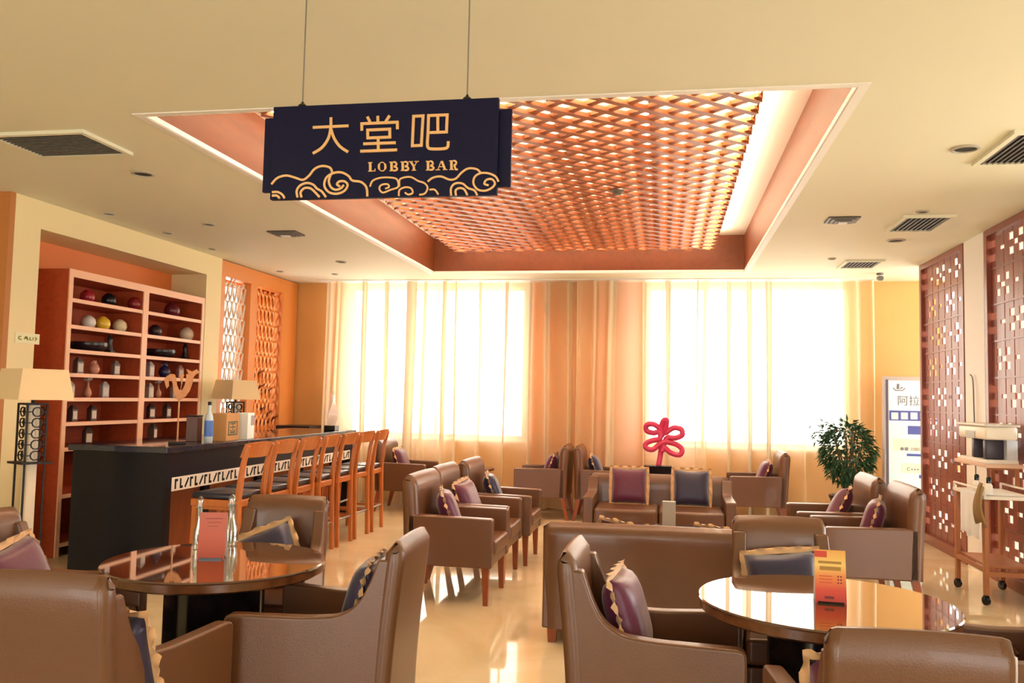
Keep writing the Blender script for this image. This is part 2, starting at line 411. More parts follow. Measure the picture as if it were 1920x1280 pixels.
# cove light strip on top of the lattice edge, hidden from below by the slats
M_led = emit('warm_led_strip', (1.0, 0.82, 0.56, 1), 12.0)
led = boxes([(LX0+0.01, LX0+0.05, LY0, LY1, LZ+0.06, LZ+0.09), (LX1-0.05, LX1-0.01, LY0, LY1, LZ+0.06, LZ+0.09), (LX0+0.05, LX1-0.05, LY0, LY0+0.04, LZ+0.06, LZ+0.09), (LX0+0.05, LX1-0.05, LY1-0.04, LY1, LZ+0.06, LZ+0.09)])
for lx in (-1.99, -1.36, -0.73, -0.10):  # added strips brighten the middle cells; channels hide them from below
    ch = obj('added_strip_shield', mbox(lx-0.025, lx+0.025, LY0+0.1, LY1-0.1, LZ+0.05, LZ+0.062), M_lat, lat)
    obj('added_fill_strip', mbox(lx-0.008, lx+0.008, LY0+0.1, LY1-0.1, LZ+0.062, LZ+0.07), M_led, ch)
for a_ in ((LX0-0.012, LX0+0.002, LY0-0.012, LY1+0.012), (LX1-0.002, LX1+0.012, LY0-0.012, LY1+0.012), (LX0+0.002, LX1-0.002, LY0-0.012, LY0+0.002), (LX0+0.002, LX1-0.002, LY1-0.002, LY1+0.012)):  # added boards that keep strip light off the lower fascia
    obj('added_light_shield', mbox(*a_, LZ+0.036, LZ+0.102), M_lat, lat)
obj('light_strip', led, M_led, lat)['label'] = 'warm glowing light strip on the lattice edge'
p = PZ(1158, 357, LZ)
o = obj('smoke_detector', lathe(bmesh.new(), [(0, -0.04), (0.035, -0.035), (0.055, -0.01), (0.06, 0.0), (0, 0.0)], 16), M_grille); o.location = (p.x, p.y, LZ)
tag(o, 'small round smoke detector under the ceiling lattice', 'smoke detector')

# ------------------------------------------------------------------ hanging sign
SY = 3.0
def sg(x, y):
    """sign picture coordinates to metres on the board"""
    dx, dy = x-225.5, y-152.0
    det = 1452*606-(-11)*(-30)
    s = (dx*606-(-30)*dy)/det; t = (1452*dy-(-11)*dx)/det
    return (s*0.88-0.44, 0.18-t*0.36)
sc = PY(718, 282, SY)
sign = thing('hanging_sign', 'navy blue hanging sign board with gold characters and cloud scrolls on two wires', 'sign', (sc.x, SY, sc.z))
obj('wing_board', mbox(-0.485, 0.485, 0.012, 0.03, -0.145, 0.145, bev=0.002), M_navy, sign)
obj('front_board', mbox(-0.44, 0.44, -0.012, 0.012, -0.18, 0.18, bev=0.002), M_navy, sign)
T0, T1 = -0.012, -0.0165
ST = 0.0108
def strokes(name, lst, wd=ST):
    bm = bmesh.new()
    for i, (pts, closed) in enumerate(lst):
        ribbon(bm, [sg(*q) for q in pts], wd, T0, T1-0.0004*i, closed)
    return obj(name, bm, M_signgold, sign)
def sm(pts, k=5): return [tuple(v) for v in catmull([(a, b) for a, b in pts], k)]
strokes('gold_character', [([(490, 297), (725, 293)], False), (sm([(611, 235), (609, 300), (592, 370), (548, 430), (488, 466)]), False), (sm([(609, 305), (630, 370), (668, 425), (720, 462)]), False)])
strokes('gold_character', [([(916, 235), (916, 280)], False), ([(848, 238), (866, 274)], False), ([(993, 236), (966, 274)], False), ([(812, 328), (812, 283), (1041, 280), (1041, 325)], False), ([(850, 325), (992, 323), (992, 374), (850, 376)], True), ([(820, 413), (1029, 411)], False), ([(917, 376), (917, 458)], False), ([(800, 460), (1037, 457)], False)])
strokes('gold_character', [([(1145, 245), (1205, 244), (1190, 431), (1133, 432)], True), ([(1240, 244), (1357, 243), (1350, 351), (1234, 352)], True), ([(1298, 244), (1296, 351)], False), (sm([(1235, 350), (1229, 420), (1234, 448), (1260, 456), (1330, 456), (1355, 445), (1360, 410)]), False)])
strokes('cloud_scroll', [(sm([(210, 660), (250, 620), (310, 605), (370, 620), (420, 635), (460, 610), (500, 565), (550, 548), (600, 560), (615, 592)]), False),
    (sm([(840, 748), (835, 690), (800, 655), (745, 645), (720, 615), (675, 592), (620, 596), (575, 625), (562, 675), (590, 716), (640, 728), (690, 712), (714, 675), (695, 650), (660, 650), (645, 668), (665, 682)]), False),
    (sm([(605, 605), (592, 645), (603, 682), (632, 702), (668, 695), (690, 672)]), False),
    (sm([(385, 748), (380, 705), (405, 670), (450, 656), (490, 668), (512, 692), (545, 712), (572, 748)]), False),
    (sm([(412, 748), (406, 716), (430, 690), (468, 690), (500, 715), (530, 748)]), False),
    (sm([(215, 712), (255, 712), (285, 730), (298, 752)]), False), (sm([(215, 735), (248, 735), (266, 752)]), False)], 0.0085)
strokes('cloud_scroll', [(sm([(858, 686), (875, 650), (920, 632), (980, 630), (1030, 642), (1038, 690), (990, 708), (940, 725), (918, 700), (932, 676), (970, 672), (980, 690), (955, 700)]), False),
    (sm([(1046, 690), (1048, 648), (1072, 633), (1120, 630), (1165, 655), (1205, 670), (1224, 700), (1205, 735), (1170, 742)]), False),
    (sm([(1042, 748), (1046, 712), (1080, 694), (1118, 700), (1130, 728), (1102, 740), (1080, 726)]), False),
    (sm([(1235, 712), (1268, 712), (1290, 742)]), False)], 0.0065)
strokes('cloud_scroll', [(sm([(1225, 660), (1260, 636), (1310, 630), (1360, 650), (1400, 645), (1440, 606), (1480, 583), (1530, 588), (1556, 612)]), False),
    (sm([(1662, 668), (1645, 636), (1600, 615), (1550, 615), (1516, 640), (1510, 680), (1535, 715), (1580, 723), (1622, 705), (1640, 678), (1622, 652), (1590, 656), (1576, 680), (1602, 690)]), False),
    (sm([(1370, 750), (1370, 705), (1395, 676), (1440, 676), (1475, 705), (1513, 720), (1530, 750)]), False),
    (sm([(1400, 750), (1398, 720), (1420, 705), (1450, 712), (1470, 748)]), False)], 0.0075)
def letter(ch, x0, x1, y0=531, y1=590):
    bm = bmesh.new(); w_ = x1-x0; K, k = 16, 5; cnt = [0]
    def st(pts, wd, closed=False):
        cnt[0] += 1; ribbon(bm, [sg(*q) for q in pts], wd*0.88/1452, T0, T1-0.0003*cnt[0], closed)
    xm = (x0+x1)/2; ym = (y0+y1)/2
    def serif(x, y): st([(x-14, y), (x+14, y)], k)
    if ch in 'LBR':
        st([(x0+14, y0+4), (x0+14, y1-4)], K); serif(x0+14, y0+2); serif(x0+14, y1-2)
    if ch == 'L': st([(x0+28, y1-3), (x1, y1-3), (x1, y1-18)], k)
    if ch == 'O':
        n = 16
        st([(xm+w_*0.42*math.cos(a), ym+28*math.sin(a)) for a in [2*math.pi*i/n for i in range(n)]], 6, True)
        st([(x0+8, ym-17), (x0+5, ym), (x0+8, ym+17)], 13); st([(x1-8, ym-17), (x1-5, ym), (x1-8, ym+17)], 13)
    if ch in 'BR': st(sm([(x0+26, y0+3), (x1-12, y0+4), (x1-5, y0+15), (x1-12, ym-2), (x0+28, ym-1)]), 11)
    if ch == 'B': st(sm([(x0+28, ym+2), (x1-10, ym+4), (x1-1, ym+16), (x1-10, y1-4), (x0+26, y1-3)]), 12)
    if ch == 'R': st([(x0+32, ym+3), (x1-10, y1-2), (x1+3, y1-2)], 11)
    if ch == 'Y':
        st([(x0+6, y0+2), (xm, ym+4)], 13); st([(xm+3, ym+2), (x1-6, y0+2)], k); st([(xm, ym+6), (xm, y1-2)], K-2); serif(xm, y1-2); serif(x0+6, y0+2); serif(x1-7, y0+2)
    if ch == 'A':
        st([(x0+6, y1-2), (xm-2, y0+2)], k); st([(xm+2, y0+3), (x1-10, y1-3)], 14); st([(x0+18, ym+8), (x1-22, ym+8)], k); serif(x0+6, y1-2); serif(x1-9, y1-2)
    return obj('gold_letter', bm, M_signgold, sign)
for ch, a, b in (('L', 848, 893), ('O', 912, 965), ('B', 985, 1036), ('B', 1056, 1107), ('Y', 1115, 1166), ('B', 1216, 1266), ('A', 1284, 1345), ('R', 1362, 1412)):
    letter(ch, a, b)
for px_ in (566, 875):
    q = PY(px_, 188, SY); lx = q.x-sc.x
    mo = obj('wire_mount', lathe(bmesh.new(), [(0.018, 0.0), (0.016, 0.008), (0.007, 0.016), (0.004, 0.022), (0, 0.022)], 12), M_black, sign); mo.location = (lx, 0.008, 0.18)
    wm = obj('suspension_wire', tube(bmesh.new(), [(lx, 0.008, 0.198), (lx, 0.008, H-sc.z)], 0.0028, 6), M_steel, sign)

# ------------------------------------------------------------------ ceiling vents and downlights
slv = unit_mesh('louver', M_grille)
def vent(label, x0, x1, y0, y1, n, along='x', name='air_vent', group=None, wide=0.5):
    t = thing(name, label, 'air vent', ((x0+x1)/2, (y0+y1)/2, H), 0, group)
    a, b = (x1-x0)/2, (y1-y0)/2; f = 0.035
    obj('backing', mbox(-a, a, -b, b, -0.008, 0.0), M_ventdark, t)
    obj('frame', boxes([(-a-f, a+f, -b-f, -b, -0.022, 0.0), (-a-f, a+f, b, b+f, -0.022, 0.0), (-a-f, -a, -b, b, -0.022, 0.0), (a, a+f, -b, b, -0.022, 0.0)]), M_ceil, t)
    for i in range(n):
        u = -1+2*(i+0.5)/n
        if along == 'x': inst('louver', slv, t, (0, u*b, -0.014), (R_(30), 0, 0), (2*a, 2*b/n*wide, 0.006))
        else: inst('louver', slv, t, (u*a, 0, -0.014), (0, R_(-30), 0), (2*a/n*wide, 2*b, 0.006))
    return t
def diffuser(label, x0, x1, y0, y1):
    t = thing('ceiling_diffuser', label, 'air vent', ((x0+x1)/2, (y0+y1)/2, H)); a, b = (x1-x0)/2, (y1-y0)/2
    obj('backing', mbox(-a, a, -b, b, -0.006, 0), M_ventdark, t)
    for k, (s, z) in enumerate(((1.0, -0.012), (0.76, -0.022), (0.52, -0.030))):
        A, B, th = a*s, b*s, 0.03
        obj('cone_ring', boxes([(-A, A, -B, -B+th, z, z+0.01), (-A, A, B-th, B, z, z+0.01), (-A, -A+th, -B+th, B-th, z, z+0.01), (A-th, A, -B+th, B-th, z, z+0.01)]), M_grille, t)
    obj('centre_plate', mbox(-a*0.28, a*0.28, -b*0.28, b*0.28, -0.04, -0.03), M_white, t)
k_ = 1.6/1.56
vent('large square slatted ceiling vent left of the hanging sign', -4.22, -3.60, 4.66, 5.10, 14)
vent('ceiling grille nearest the white-framed downlight above the carved screens', 2.00, 2.52, 5.30, 5.94, 15, 'y')
vent('ceiling grille beside the square diffuser, above the two right armchairs', 1.99, 2.34, 7.60, 8.18, 9, 'y')
vent('ceiling grille closest to the back wall near the security camera', 1.98, 2.33, 9.92, 10.36, 9, 'y')
diffuser('small square ceiling diffuser with white centre right of the coffer', 1.36, 1.62, 7.58, 7.82)
diffuser('small square ceiling diffuser between bookcase and coffer', -3.92, -3.62, 7.82, 8.06)
dl0 = None
def downlight(px_, py_, label, r=0.07):
    q = PZ(px_, py_, H)
    t = thing('downlight', label, 'downlight', (q.x, q.y, H))
    obj('trim_ring', lathe(bmesh.new(), [(r*0.78, -0.002), (r*0.8, -0.012), (r, -0.008), (r*1.04, 0.0), (r*0.78, 0.0)], 20), mat('downlight_trim', rgb(178, 170, 150), 0.5), t, 40)
    obj('lens', lathe(bmesh.new(), [(0, -0.002), (r*0.78, -0.003), (r*0.78, 0), (0, 0)], 20), M_ventdark, t)
downlight(268, 325, 'recessed round downlight next to the large left slatted vent', 0.085)
downlight(1810, 278, 'recessed round downlight next to the big right grille', 0.085)
downlight(1680, 450, 'recessed round downlight between two right-hand grilles', 0.085)
downlight(1730, 396, 'small downlight beside the grille above the right armchairs', 0.05)
downlight(205, 400, 'small downlight above the near end of the bookcase', 0.05)
downlight(315, 436, 'small downlight above the middle of the bookcase', 0.05)
downlight(392, 420, 'small downlight over the bar stools', 0.06)
downlight(398, 466, 'tiny downlight above the far end of the bookcase', 0.04)
downlight(640, 490, 'downlight between the coffer corner and the curtains', 0.07)
downlight(525, 508, 'tiny downlight in front of the wine rack', 0.045)
downlight(628, 513, 'tiny downlight close to the left curtain', 0.045)
downlight(1560, 484, 'tiny downlight beside the rear grille', 0.045)
q = PZ(1650, 512, H)
t = thing('security_camera', 'small grey security camera on the ceiling near the back wall', 'security camera', (q.x, q.y, H))
obj('mount', lathe(bmesh.new(), [(0, -0.02), (0.04, -0.02), (0.045, 0), (0, 0)], 16), M_grille, t)
obj('body', tube(bmesh.new(), [(0, 0.05, -0.055), (0, -0.06, -0.07)], 0.03, 12), M_grille, t)

# ------------------------------------------------------------------ sheer curtains
def curtain(label, xa, xb, y, z0, z1, pitch, amp, seed, dense=0):
    rnd = random.Random(seed); n = max(3, int((xb-xa)/pitch)); K = 14
    amps = [amp*rnd.uniform(0.6, 1.25) for _ in range(n+2)]; wid = [rnd.uniform(0.6, 1.5) for _ in range(n)]; ks = [rnd.uniform(0.08, 0.2) for _ in range(n)]; dn = [rnd.choice((2, 2, 3, 3, 4)) for _ in range(n+1)]
    if dense:                                    # gather folds at one end: +1 right, -1 left
        for i in range(n):
            u = (i+0.5)/n; u = u if dense > 0 else 1-u
            wid[i] *= 1.0 if u < 0.8 else 0.45
    tot = sum(wid); cols = []; s = 0.0
    for i in range(n):
        for k in range(K):
            t = k/K; ph = 2*math.pi*t
            a = amps[i]*(1-t)+amps[i+1]*t
            cols.append((xa+(s+t*wid[i])/tot*(xb-xa), a*math.sin(ph), ph, wid[i]/tot*(xb-xa), ks[i]))
        s += wid[i]
    cols.append((xb, 0, 0, pitch, 0))
    bm = bmesh.new(); rows = 9; G = []
    for r in range(rows):
        v = r/(rows-1); z = z1+(z0-z1)*v; row = []
        for (x, dy, ph, wv, kf) in cols:
            f = 0.8+0.3*v
            row.append(bm.verts.new((x-kf*wv*math.sin(ph)*f+0.012*math.sin(3*v+x*5), y+dy*f, z)))
        G.append(row)
    for r in range(rows-1):
        for c in range(len(cols)-1):
            fc = bm.faces.new((G[r][c], G[r][c+1], G[r+1][c+1], G[r+1][c])); fc.material_index = 1 if (c % K < dn[c//K] or c % K >= K-dn[c//K+1]) else 0  # faces around each fold take the painted fold shade
    o = obj('sheer_curtain', bm, M_sheer, None, 180); o.data.materials.append(M_foldshade)
    return tag(o, label, 'curtain')
YC = 11.40
cx = [PY(p_, 700, YC).x for p_ in (608, 852, 1082, 1322, 1642)]
curtain('cream sheer curtain hanging at the bar end of the window wall', cx[0], cx[1]+0.03, YC-0.03, 0.02, H-0.014, 0.25, 0.055, 1, 1)
curtain('cream sheer curtain left of the orange pier', cx[1]-0.03, cx[2]+0.02, YC+0.09, 0.02, H-0.014, 0.25, 0.05, 2, 1)
curtain('cream sheer curtain behind the pink sculpture', cx[2]-0.02, cx[3]+0.03, YC-0.03, 0.02, H-0.014, 0.25, 0.05, 3, 1)
curtain('cream sheer curtain next to the potted plant', cx[3]-0.03, cx[4], YC+0.09, 0.02, H-0.014, 0.25, 0.055, 4, 1)
o = obj('curtain_track', mbox(cx[0]-0.1, cx[4]+0.1, YC-0.10, YC+0.15, H-0.012, H), M_white); tag(o, 'white ceiling curtain track above the sheer curtains', 'curtain track')

# ------------------------------------------------------------------ bookcase
BX, BB = -5.30, -5.74                      # front and back planes
by0, by1 = PX(130, 505, BX).y, PX(383, 560, BX).y
btop = PX(130, 503, BX).z
bc = thing('bookcase', 'tall cherry wood bookcase with edges painted as lit set into the orange niche', 'bookcase', (BX, (by0+by1)/2, 0))
L = (by1-by0)/2; D = BB-BX; th = 0.05
obj('side_panel', mbox(D, 0, -L, -L+th, 0, btop), M_case, bc); obj('side_panel', mbox(D, 0, L-th, L, 0, btop), M_case, bc)
obj('top_board', mbox(D, 0, -L+th, L-th, btop-0.07, btop), M_case, bc)
obj('back_panel', mbox(D, D+0.02, -L+th, L-th, 0, btop-0.07), M_case, bc)
dv = PX(268, 660, BX).y-bc.location.y
obj('divider', mbox(D+0.02, 0, dv-0.045, dv+0.045, 0, btop-0.07), M_case, bc)
e = 0.012  # front strips that carry the painted light
for a, b in ((-L, -L+th), (L-th, L)): obj('painted_lit_edge', mbox(0, e, a, b, 0, btop), M_edge_lit, bc)
obj('painted_lit_edge', mbox(0, e, dv-0.045, dv+0.045, 0, btop-0.07), M_edge_lit, bc)
obj('painted_lit_edge', mbox(0, e, -L+th, L-th, btop-0.07, btop), M_edge_lit, bc)
shelf_z = [PX(132, y_, BX).z for y_ in (558, 608, 654, 699, 745, 791, 838)]
sh_l = []
for z in shelf_z+[0.55, 0.12]:
    for a, b in ((-L+th, dv-0.045), (dv+0.045, L-th)):
        s_ = obj('shelf', mbox(D+0.02, -0.005, a, b, z-0.035, z), M_case, bc)
        obj('painted_lit_edge', mbox(-0.005, e-0.004, a, b, z-0.035, z), M_edge_lit, s_)
def shelf_item(px_, row, kind, label, s=1.0, colr=(90, 40, 40), cat='vase', rough=0.25):
    z = shelf_z[row]; X = BX-0.16 if not 235 < px_ < 262 else BX-0.085
    p = PX(px_, 700, X); y = p.y
    m = mat('glaze_%d_%d_%d' % colr, rgb(*colr), rough)
    mc = mat('pale_label', rgb(225, 215, 200), 0.5); md = mat('dark_cap', rgb(40, 30, 28), 0.4)
    if kind == 'ball':
        t = thing('ceramic_jar', label, cat, (X, y, z), 0, None)
        r = 0.083*s
        obj('jar_body', lathe(bmesh.new(), [(0, 0), (r*0.55, 0), (r*0.85, r*0.35), (r, r*0.85), (r*0.9, r*1.35), (r*0.6, r*1.68), (r*0.35, r*1.78), (r*0.33, r*1.72), (0, r*1.7)], 24), m, t, 60)
        obj('rim', lathe(bmesh.new(), [(r*0.33, r*1.74), (r*0.4, r*1.8), (r*0.36, r*1.86), (r*0.3, r*1.84), (r*0.3, r*1.72)], 20), m, t, 60)
    elif kind == 'bowl':
        t = thing('shallow_bowl', label, cat, (X, y, z)); r = 0.17*s
        obj('bowl_body', lathe(bmesh.new(), [(0, 0), (r*0.6, 0), (r*0.92, 0.03), (r, 0.065), (r*0.97, 0.09), (r*0.92, 0.09), (r*0.9, 0.05), (0, 0.03)], 28), m, t, 60)
        obj('foot_ring', lathe(bmesh.new(), [(r*0.55, -0.0), (r*0.62, 0.0), (r*0.62, 0.012), (r*0.55, 0.012), (r*0.55, 0)], 24), md, t)
    elif kind == 'figure':
        t = thing('figurine', label, cat, (X, y, z)); 
        obj('figure_body', lathe(bmesh.new(), [(0, 0.03), (0.035, 0.03), (0.03, 0.07), (0.022, 0.11), (0.03, 0.14), (0.018, 0.165), (0.012, 0.172), (0.02, 0.185), (0.018, 0.205), (0, 0.215)], 16), m, t, 50)
        obj('plinth', mbox(-0.035, 0.035, -0.035, 0.035, 0, 0.03, bev=0.004), md, t)
    elif kind == 'vase':
        t = thing('vase', label, cat, (X, y, z)); r = 0.075*s; 
        obj('vase_body', lathe(bmesh.new(), [(0, 0), (r*0.55, 0), (r*0.9, r*0.6), (r, r*1.1), (r*0.75, r*1.7), (r*0.4, r*2.0), (r*0.32, r*2.3), (r*0.45, r*2.6), (r*0.36, r*2.6), (r*0.25, r*2.3), (0, r*2.1)], 24), m, t, 60)
        bm = bmesh.new()
        for sg_ in (-1, 1): tube(bm, [(0, sg_*r*0.7, r*1.75), (0, sg_*r*0.85, r*2.1), (0, sg_*r*0.5, r*2.35), (0, sg_*r*0.34, r*2.25)], r*0.08, 6)
        obj('handle', bm, m, t, 60)
    elif kind == 'bud':
        t = thing('flower_vase', label, cat, (X, y, z)); 
        obj('vase_body', lathe(bmesh.new(), [(0, 0), (0.022, 0), (0.038, 0.03), (0.035, 0.06), (0.014, 0.1), (0.012, 0.14), (0.02, 0.15), (0.0, 0.145)], 18), m, t, 60)
        bm = bmesh.new()
        for k in range(7):
            a = 2*math.pi*k/7; c_ = Vector((0.022*math.cos(a), 0.03*math.sin(a), 0.185+0.012*math.sin(3*a)))
            bmesh.ops.create_icosphere(bm, subdivisions=1, radius=0.02, matrix=Matrix.Translation(c_))
        tube(bm, [(0, 0, 0.14), (0, 0, 0.19)], 0.004, 5)
        obj('blossom', bm, mc, t, 180)
    else:   # boxed bottle with a pointed carton top
        t = thing('boxed_bottle', label, cat, (X, y, z), random.uniform(-0.5, 0.2)); h = 0.15*s; a = 0.032*s
        obj('carton', mbox(-a, a, -a, a, 0, h*0.75, bev=0.003), m, t)
        bm = bmesh.new(); taper(bm, (0, 0, h*0.75), (0, 0, h), a*0.96, a*0.35); obj('carton_top', bm, m, t)
        obj('front_label', mbox(a, a+0.002, -a*0.75, a*0.75, h*0.12, h*0.62), mc, t)
    return t
IT = [(156, 0, 'ball', 'red glazed round jar on the top shelf, beside the bookcase side', .82, (170, 40, 50)), (197, 0, 'ball', 'black glazed round jar on the top shelf', .86, (30, 25, 28)), (246, 0, 'ball', 'dull red round jar on the top shelf next to the divider', .86, (140, 35, 38)),
      (161, 1, 'ball', 'white round jar on the second shelf', .8, (235, 228, 215)), (188, 1, 'ball', 'yellow round jar on the second shelf', .86, (240, 200, 60)), (220, 1, 'ball', 'cream round jar on the second shelf beside the yellow one', .84, (235, 220, 180)),
      (164, 2, 'bowl', 'wide dark bowl on the third shelf in the near bay', 1.0, (45, 35, 38)), (203, 2, 'figure', 'slim dark figurine beside the wide bowl', 1.0, (50, 42, 40)),
      (146, 3, 'carton', 'pale boxed bottle beside the pink two-handled vase', 1.05, (120, 100, 90)), (176, 3, 'vase', 'pink two-handled vase on the fourth shelf', .7, (215, 150, 125)), (216, 3, 'carton', 'grey boxed bottle on the fourth shelf near the divider', 1.0, (150, 130, 120)),
      (132, 4, 'carton', 'white boxed bottle in the corner of the fifth shelf', 1.0, (200, 190, 180)), (166, 4, 'bud', 'slender bud vase with pale blossom in the near bay', 1.0, (200, 140, 110)), (197, 4, 'carton', 'white boxed bottle right of the near bud vase', 1.05, (200, 190, 185)),
      (140, 5, 'carton', 'dark boxed bottle at the near end of the sixth shelf', 1.0, (90, 70, 62)), (176, 5, 'carton', 'dark boxed bottle in the middle of the sixth shelf', 1.0, (85, 62, 55)),
      (170, 6, 'carton', 'dark boxed bottle alone on the seventh shelf, near bay', 1.1, (95, 80, 70)),
      (317, 0, 'ball', 'large maroon round jar alone on the top shelf, far bay', 1.05, (110, 35, 45)), (287, 1, 'ball', 'dark round jar next to the divider on the second shelf', .85, (55, 40, 48)), (347, 1, 'ball', 'cream ridged round jar in the far bay', .98, (230, 210, 180)),
      (297, 2, 'bowl', 'wide black bowl on the third shelf in the far bay', 1.0, (35, 28, 34)), (345, 2, 'figure', 'black upright figurine in the far bay', 1.0, (35, 26, 28)),
      (280, 3, 'carton', 'white boxed bottle left of the blue vase', 1.1, (205, 195, 190)), (308, 3, 'vase', 'dark blue two-handled vase on the fourth shelf', .85, (50, 42, 80)), (337, 3, 'carton', 'pinkish boxed bottle right of the blue vase', 1.0, (190, 140, 130)),
      (281, 4, 'carton', 'white boxed bottle beside the divider on the fifth shelf', 1.05, (205, 195, 185)), (298, 4, 'bud', 'slender bud vase with pale blossom in the far bay', 1.0, (190, 130, 100)), (328, 4, 'carton', 'white boxed bottle right of the far bud vase', 1.0, (200, 188, 178)),
      (286, 5, 'carton', 'brown boxed bottle beside the divider on the sixth shelf', 1.05, (80, 58, 50)), (316, 5, 'carton', 'brown boxed bottle behind the bird ornament', 1.05, (95, 70, 60)), (291, 6, 'carton', 'grey boxed bottle alone on the seventh shelf, far bay', 1.15, (110, 95, 85))]
for px_, row, kind, lab, s_, c_ in IT:
    shelf_item(px_, row, kind, lab, s_, c_, {'ball': 'jar', 'bowl': 'bowl', 'figure': 'figurine', 'vase': 'vase', 'bud': 'vase', 'carton': 'bottle'}[kind])

# small notice on the pillar
q0, q1 = PX(28, 622, XL), PX(72, 646, XL)
t = thing('wall_notice', 'small pale yellow notice with green writing on the cream pillar', 'sign', (XL, (q0.y+q1.y)/2, (q0.z+q1.z)/2))
hw, hh = abs(q1.y-q0.y)/2, abs(q1.z-q0.z)/2
obj('board', mbox(0, 0.008, -hw, hw, -hh, hh), mat('notice_card', rgb(238, 232, 190), 0.5), t)
bm = bmesh.new()
for pts in ([(-.55, .3), (-.75, .1), (-.75, -.2), (-.5, -.35)], [(-.3, -.2), (-.1, .3), (0, -.1)], [(-.25, .25), (.05, -.3)], [(.2, .3), (.15, -.1), (.3, -.3)], [(.45, .3), (.42, -.3)], [(.6, .3), (.75, .1), (.6, -.3)]):
    ribbon(bm, [(a*hw, b*hh) for a, b in pts], 0.012, 0.008, 0.0095, ax=lambda a, b, t_: (t_, a, b))
obj('lettering', bm, mat('notice_green_ink', rgb(150, 160, 70), 0.6), t)

# ------------------------------------------------------------------ wine rack on the left wall
rk = thing('wine_rack', 'amber wooden wall frame with wavy diamond lattice holding wine bottles', 'wine rack', (XL-0.02, 9.46, 0))
YE = YB-9.46-0.02
def yy(px_): return PX(px_, 640, XL-0.02).y-9.46
o1a, o1b, o2a, o2b = 0.10, yy(464), yy(477), yy(526)
zt = 2.90
obj('frame', boxes([(-0.12, 0.02, 0.0, o1a, 0, H-0.01), (-0.12, 0.02, o1b, o2a, 0, zt), (-0.12, 0.02, o2b, YE, 0, zt), (-0.12, 0.02, o1a, YE, zt, H-0.01), (-0.12, 0.02, o1a, YE, 0, 0.9) ]), M_winewood, rk)
M_lat_lit = mat('rack_lattice_painted_light', rgb(232, 222, 205), 0.4)  # first panel's strips: their lit look put into a pale colour
def wavy(y0, y1, z0, z1, m, step=0.21, amp=0.018, x0=-0.06, x1=-0.02):
    sl = 1.9
    for s in (1, -1):
        k = z0-sl*(y1-y0)
        while k < z1+sl*(y1-y0):
            pts = []; n = 26
            for i in range(n+1):
                u = i/n; y = y0+(y1-y0)*u; z = k+sl*(y-y0) if s > 0 else k+sl*(y1-y)
                z += amp*2*math.sin(2*math.pi*z/step*1.0)
                if z0 <= z <= z1: pts.append((y, z))
            if len(pts) > 2:
                off = 0.0 if s > 0 else -0.021
                obj('lattice_strip', ribbon(bmesh.new(), pts, 0.02, x0+off, x0+off+0.018, ax=lambda a, b, t_: (t_, a, b)), m, rk)
            k += step
wavy(o1a, o1b, 0.9, zt, M_lat_lit); wavy(o2a, o2b, 0.9, zt, M_winewood)
bottle_me = None
def wine_bottle(y, z, label):
    global bottle_me
    t = thing('wine_bottle', label, 'bottle', (XL-0.12, y, z))
    ax_ = lambda bm: [setattr(v, 'co', Vector((v.co.z*0.80-0.14, v.co.x, v.co.y+v.co.z*0.42))) for v in bm.verts]
    bm = lathe(bmesh.new(), [(0, 0), (0.036, 0), (0.038, 0.02), (0.038, 0.17), (0.03, 0.2), (0.014, 0.235), (0.014, 0.25), (0, 0.25)], 14); ax_(bm)
    obj('bottle_body', bm, mat('dark_bottle_glass', rgb(70, 38, 30), 0.15), t, 50)
    bm = lathe(bmesh.new(), [(0.0155, 0.25), (0.016, 0.31), (0, 0.31)], 12); ax_(bm)
    obj('foil_capsule', bm, mat('foil', rgb(150, 90, 60), 0.35, metal=0.4), t, 50)
wl = ['topmost', 'upper', 'middle', 'lower']
for i, (px_, py_, lab) in enumerate(((482, 712, 'topmost wine bottle lying in the amber rack'), (484, 738, 'wine bottle just below the topmost one in the rack'), (498, 745, 'wine bottle beside the rack post below the top pair'), (486, 780, 'wine bottle in the lower row of the rack by the frame'), (497, 788, 'wine bottle in the middle of the lower rack row'), (509, 796, 'wine bottle at the curtain end of the lower rack row'))):
    q = PX(px_, py_, XL-0.1); wine_bottle(q.y, q.z, lab)
# low dark back counter in the corner
t = thing('back_counter', 'low cabinet with black stone top in the corner behind the bar', 'cabinet', (-5.02, 11.3, 0))
obj('body', mbox(-0.26, 0.20, -0.22, 0.22, 0, 1.0, bev=0.004), M_barwood, t); obj('top', mbox(-0.26, 0.23, -0.26, 0.24, 1.0, 1.05, bev=0.006), M_bar, t)
for s_ in (-1, 1): 
    d_ = obj('door', mbox(-0.03-0.108+s_*0.112, -0.03+0.108+s_*0.112, -0.235, -0.22, 0.08, 0.94), M_barwood, t); obj('handle', mbox(-0.03+s_*0.03-0.006, -0.03+s_*0.03+0.006, -0.25, -0.235, 0.5, 0.66), M_steel, d_)

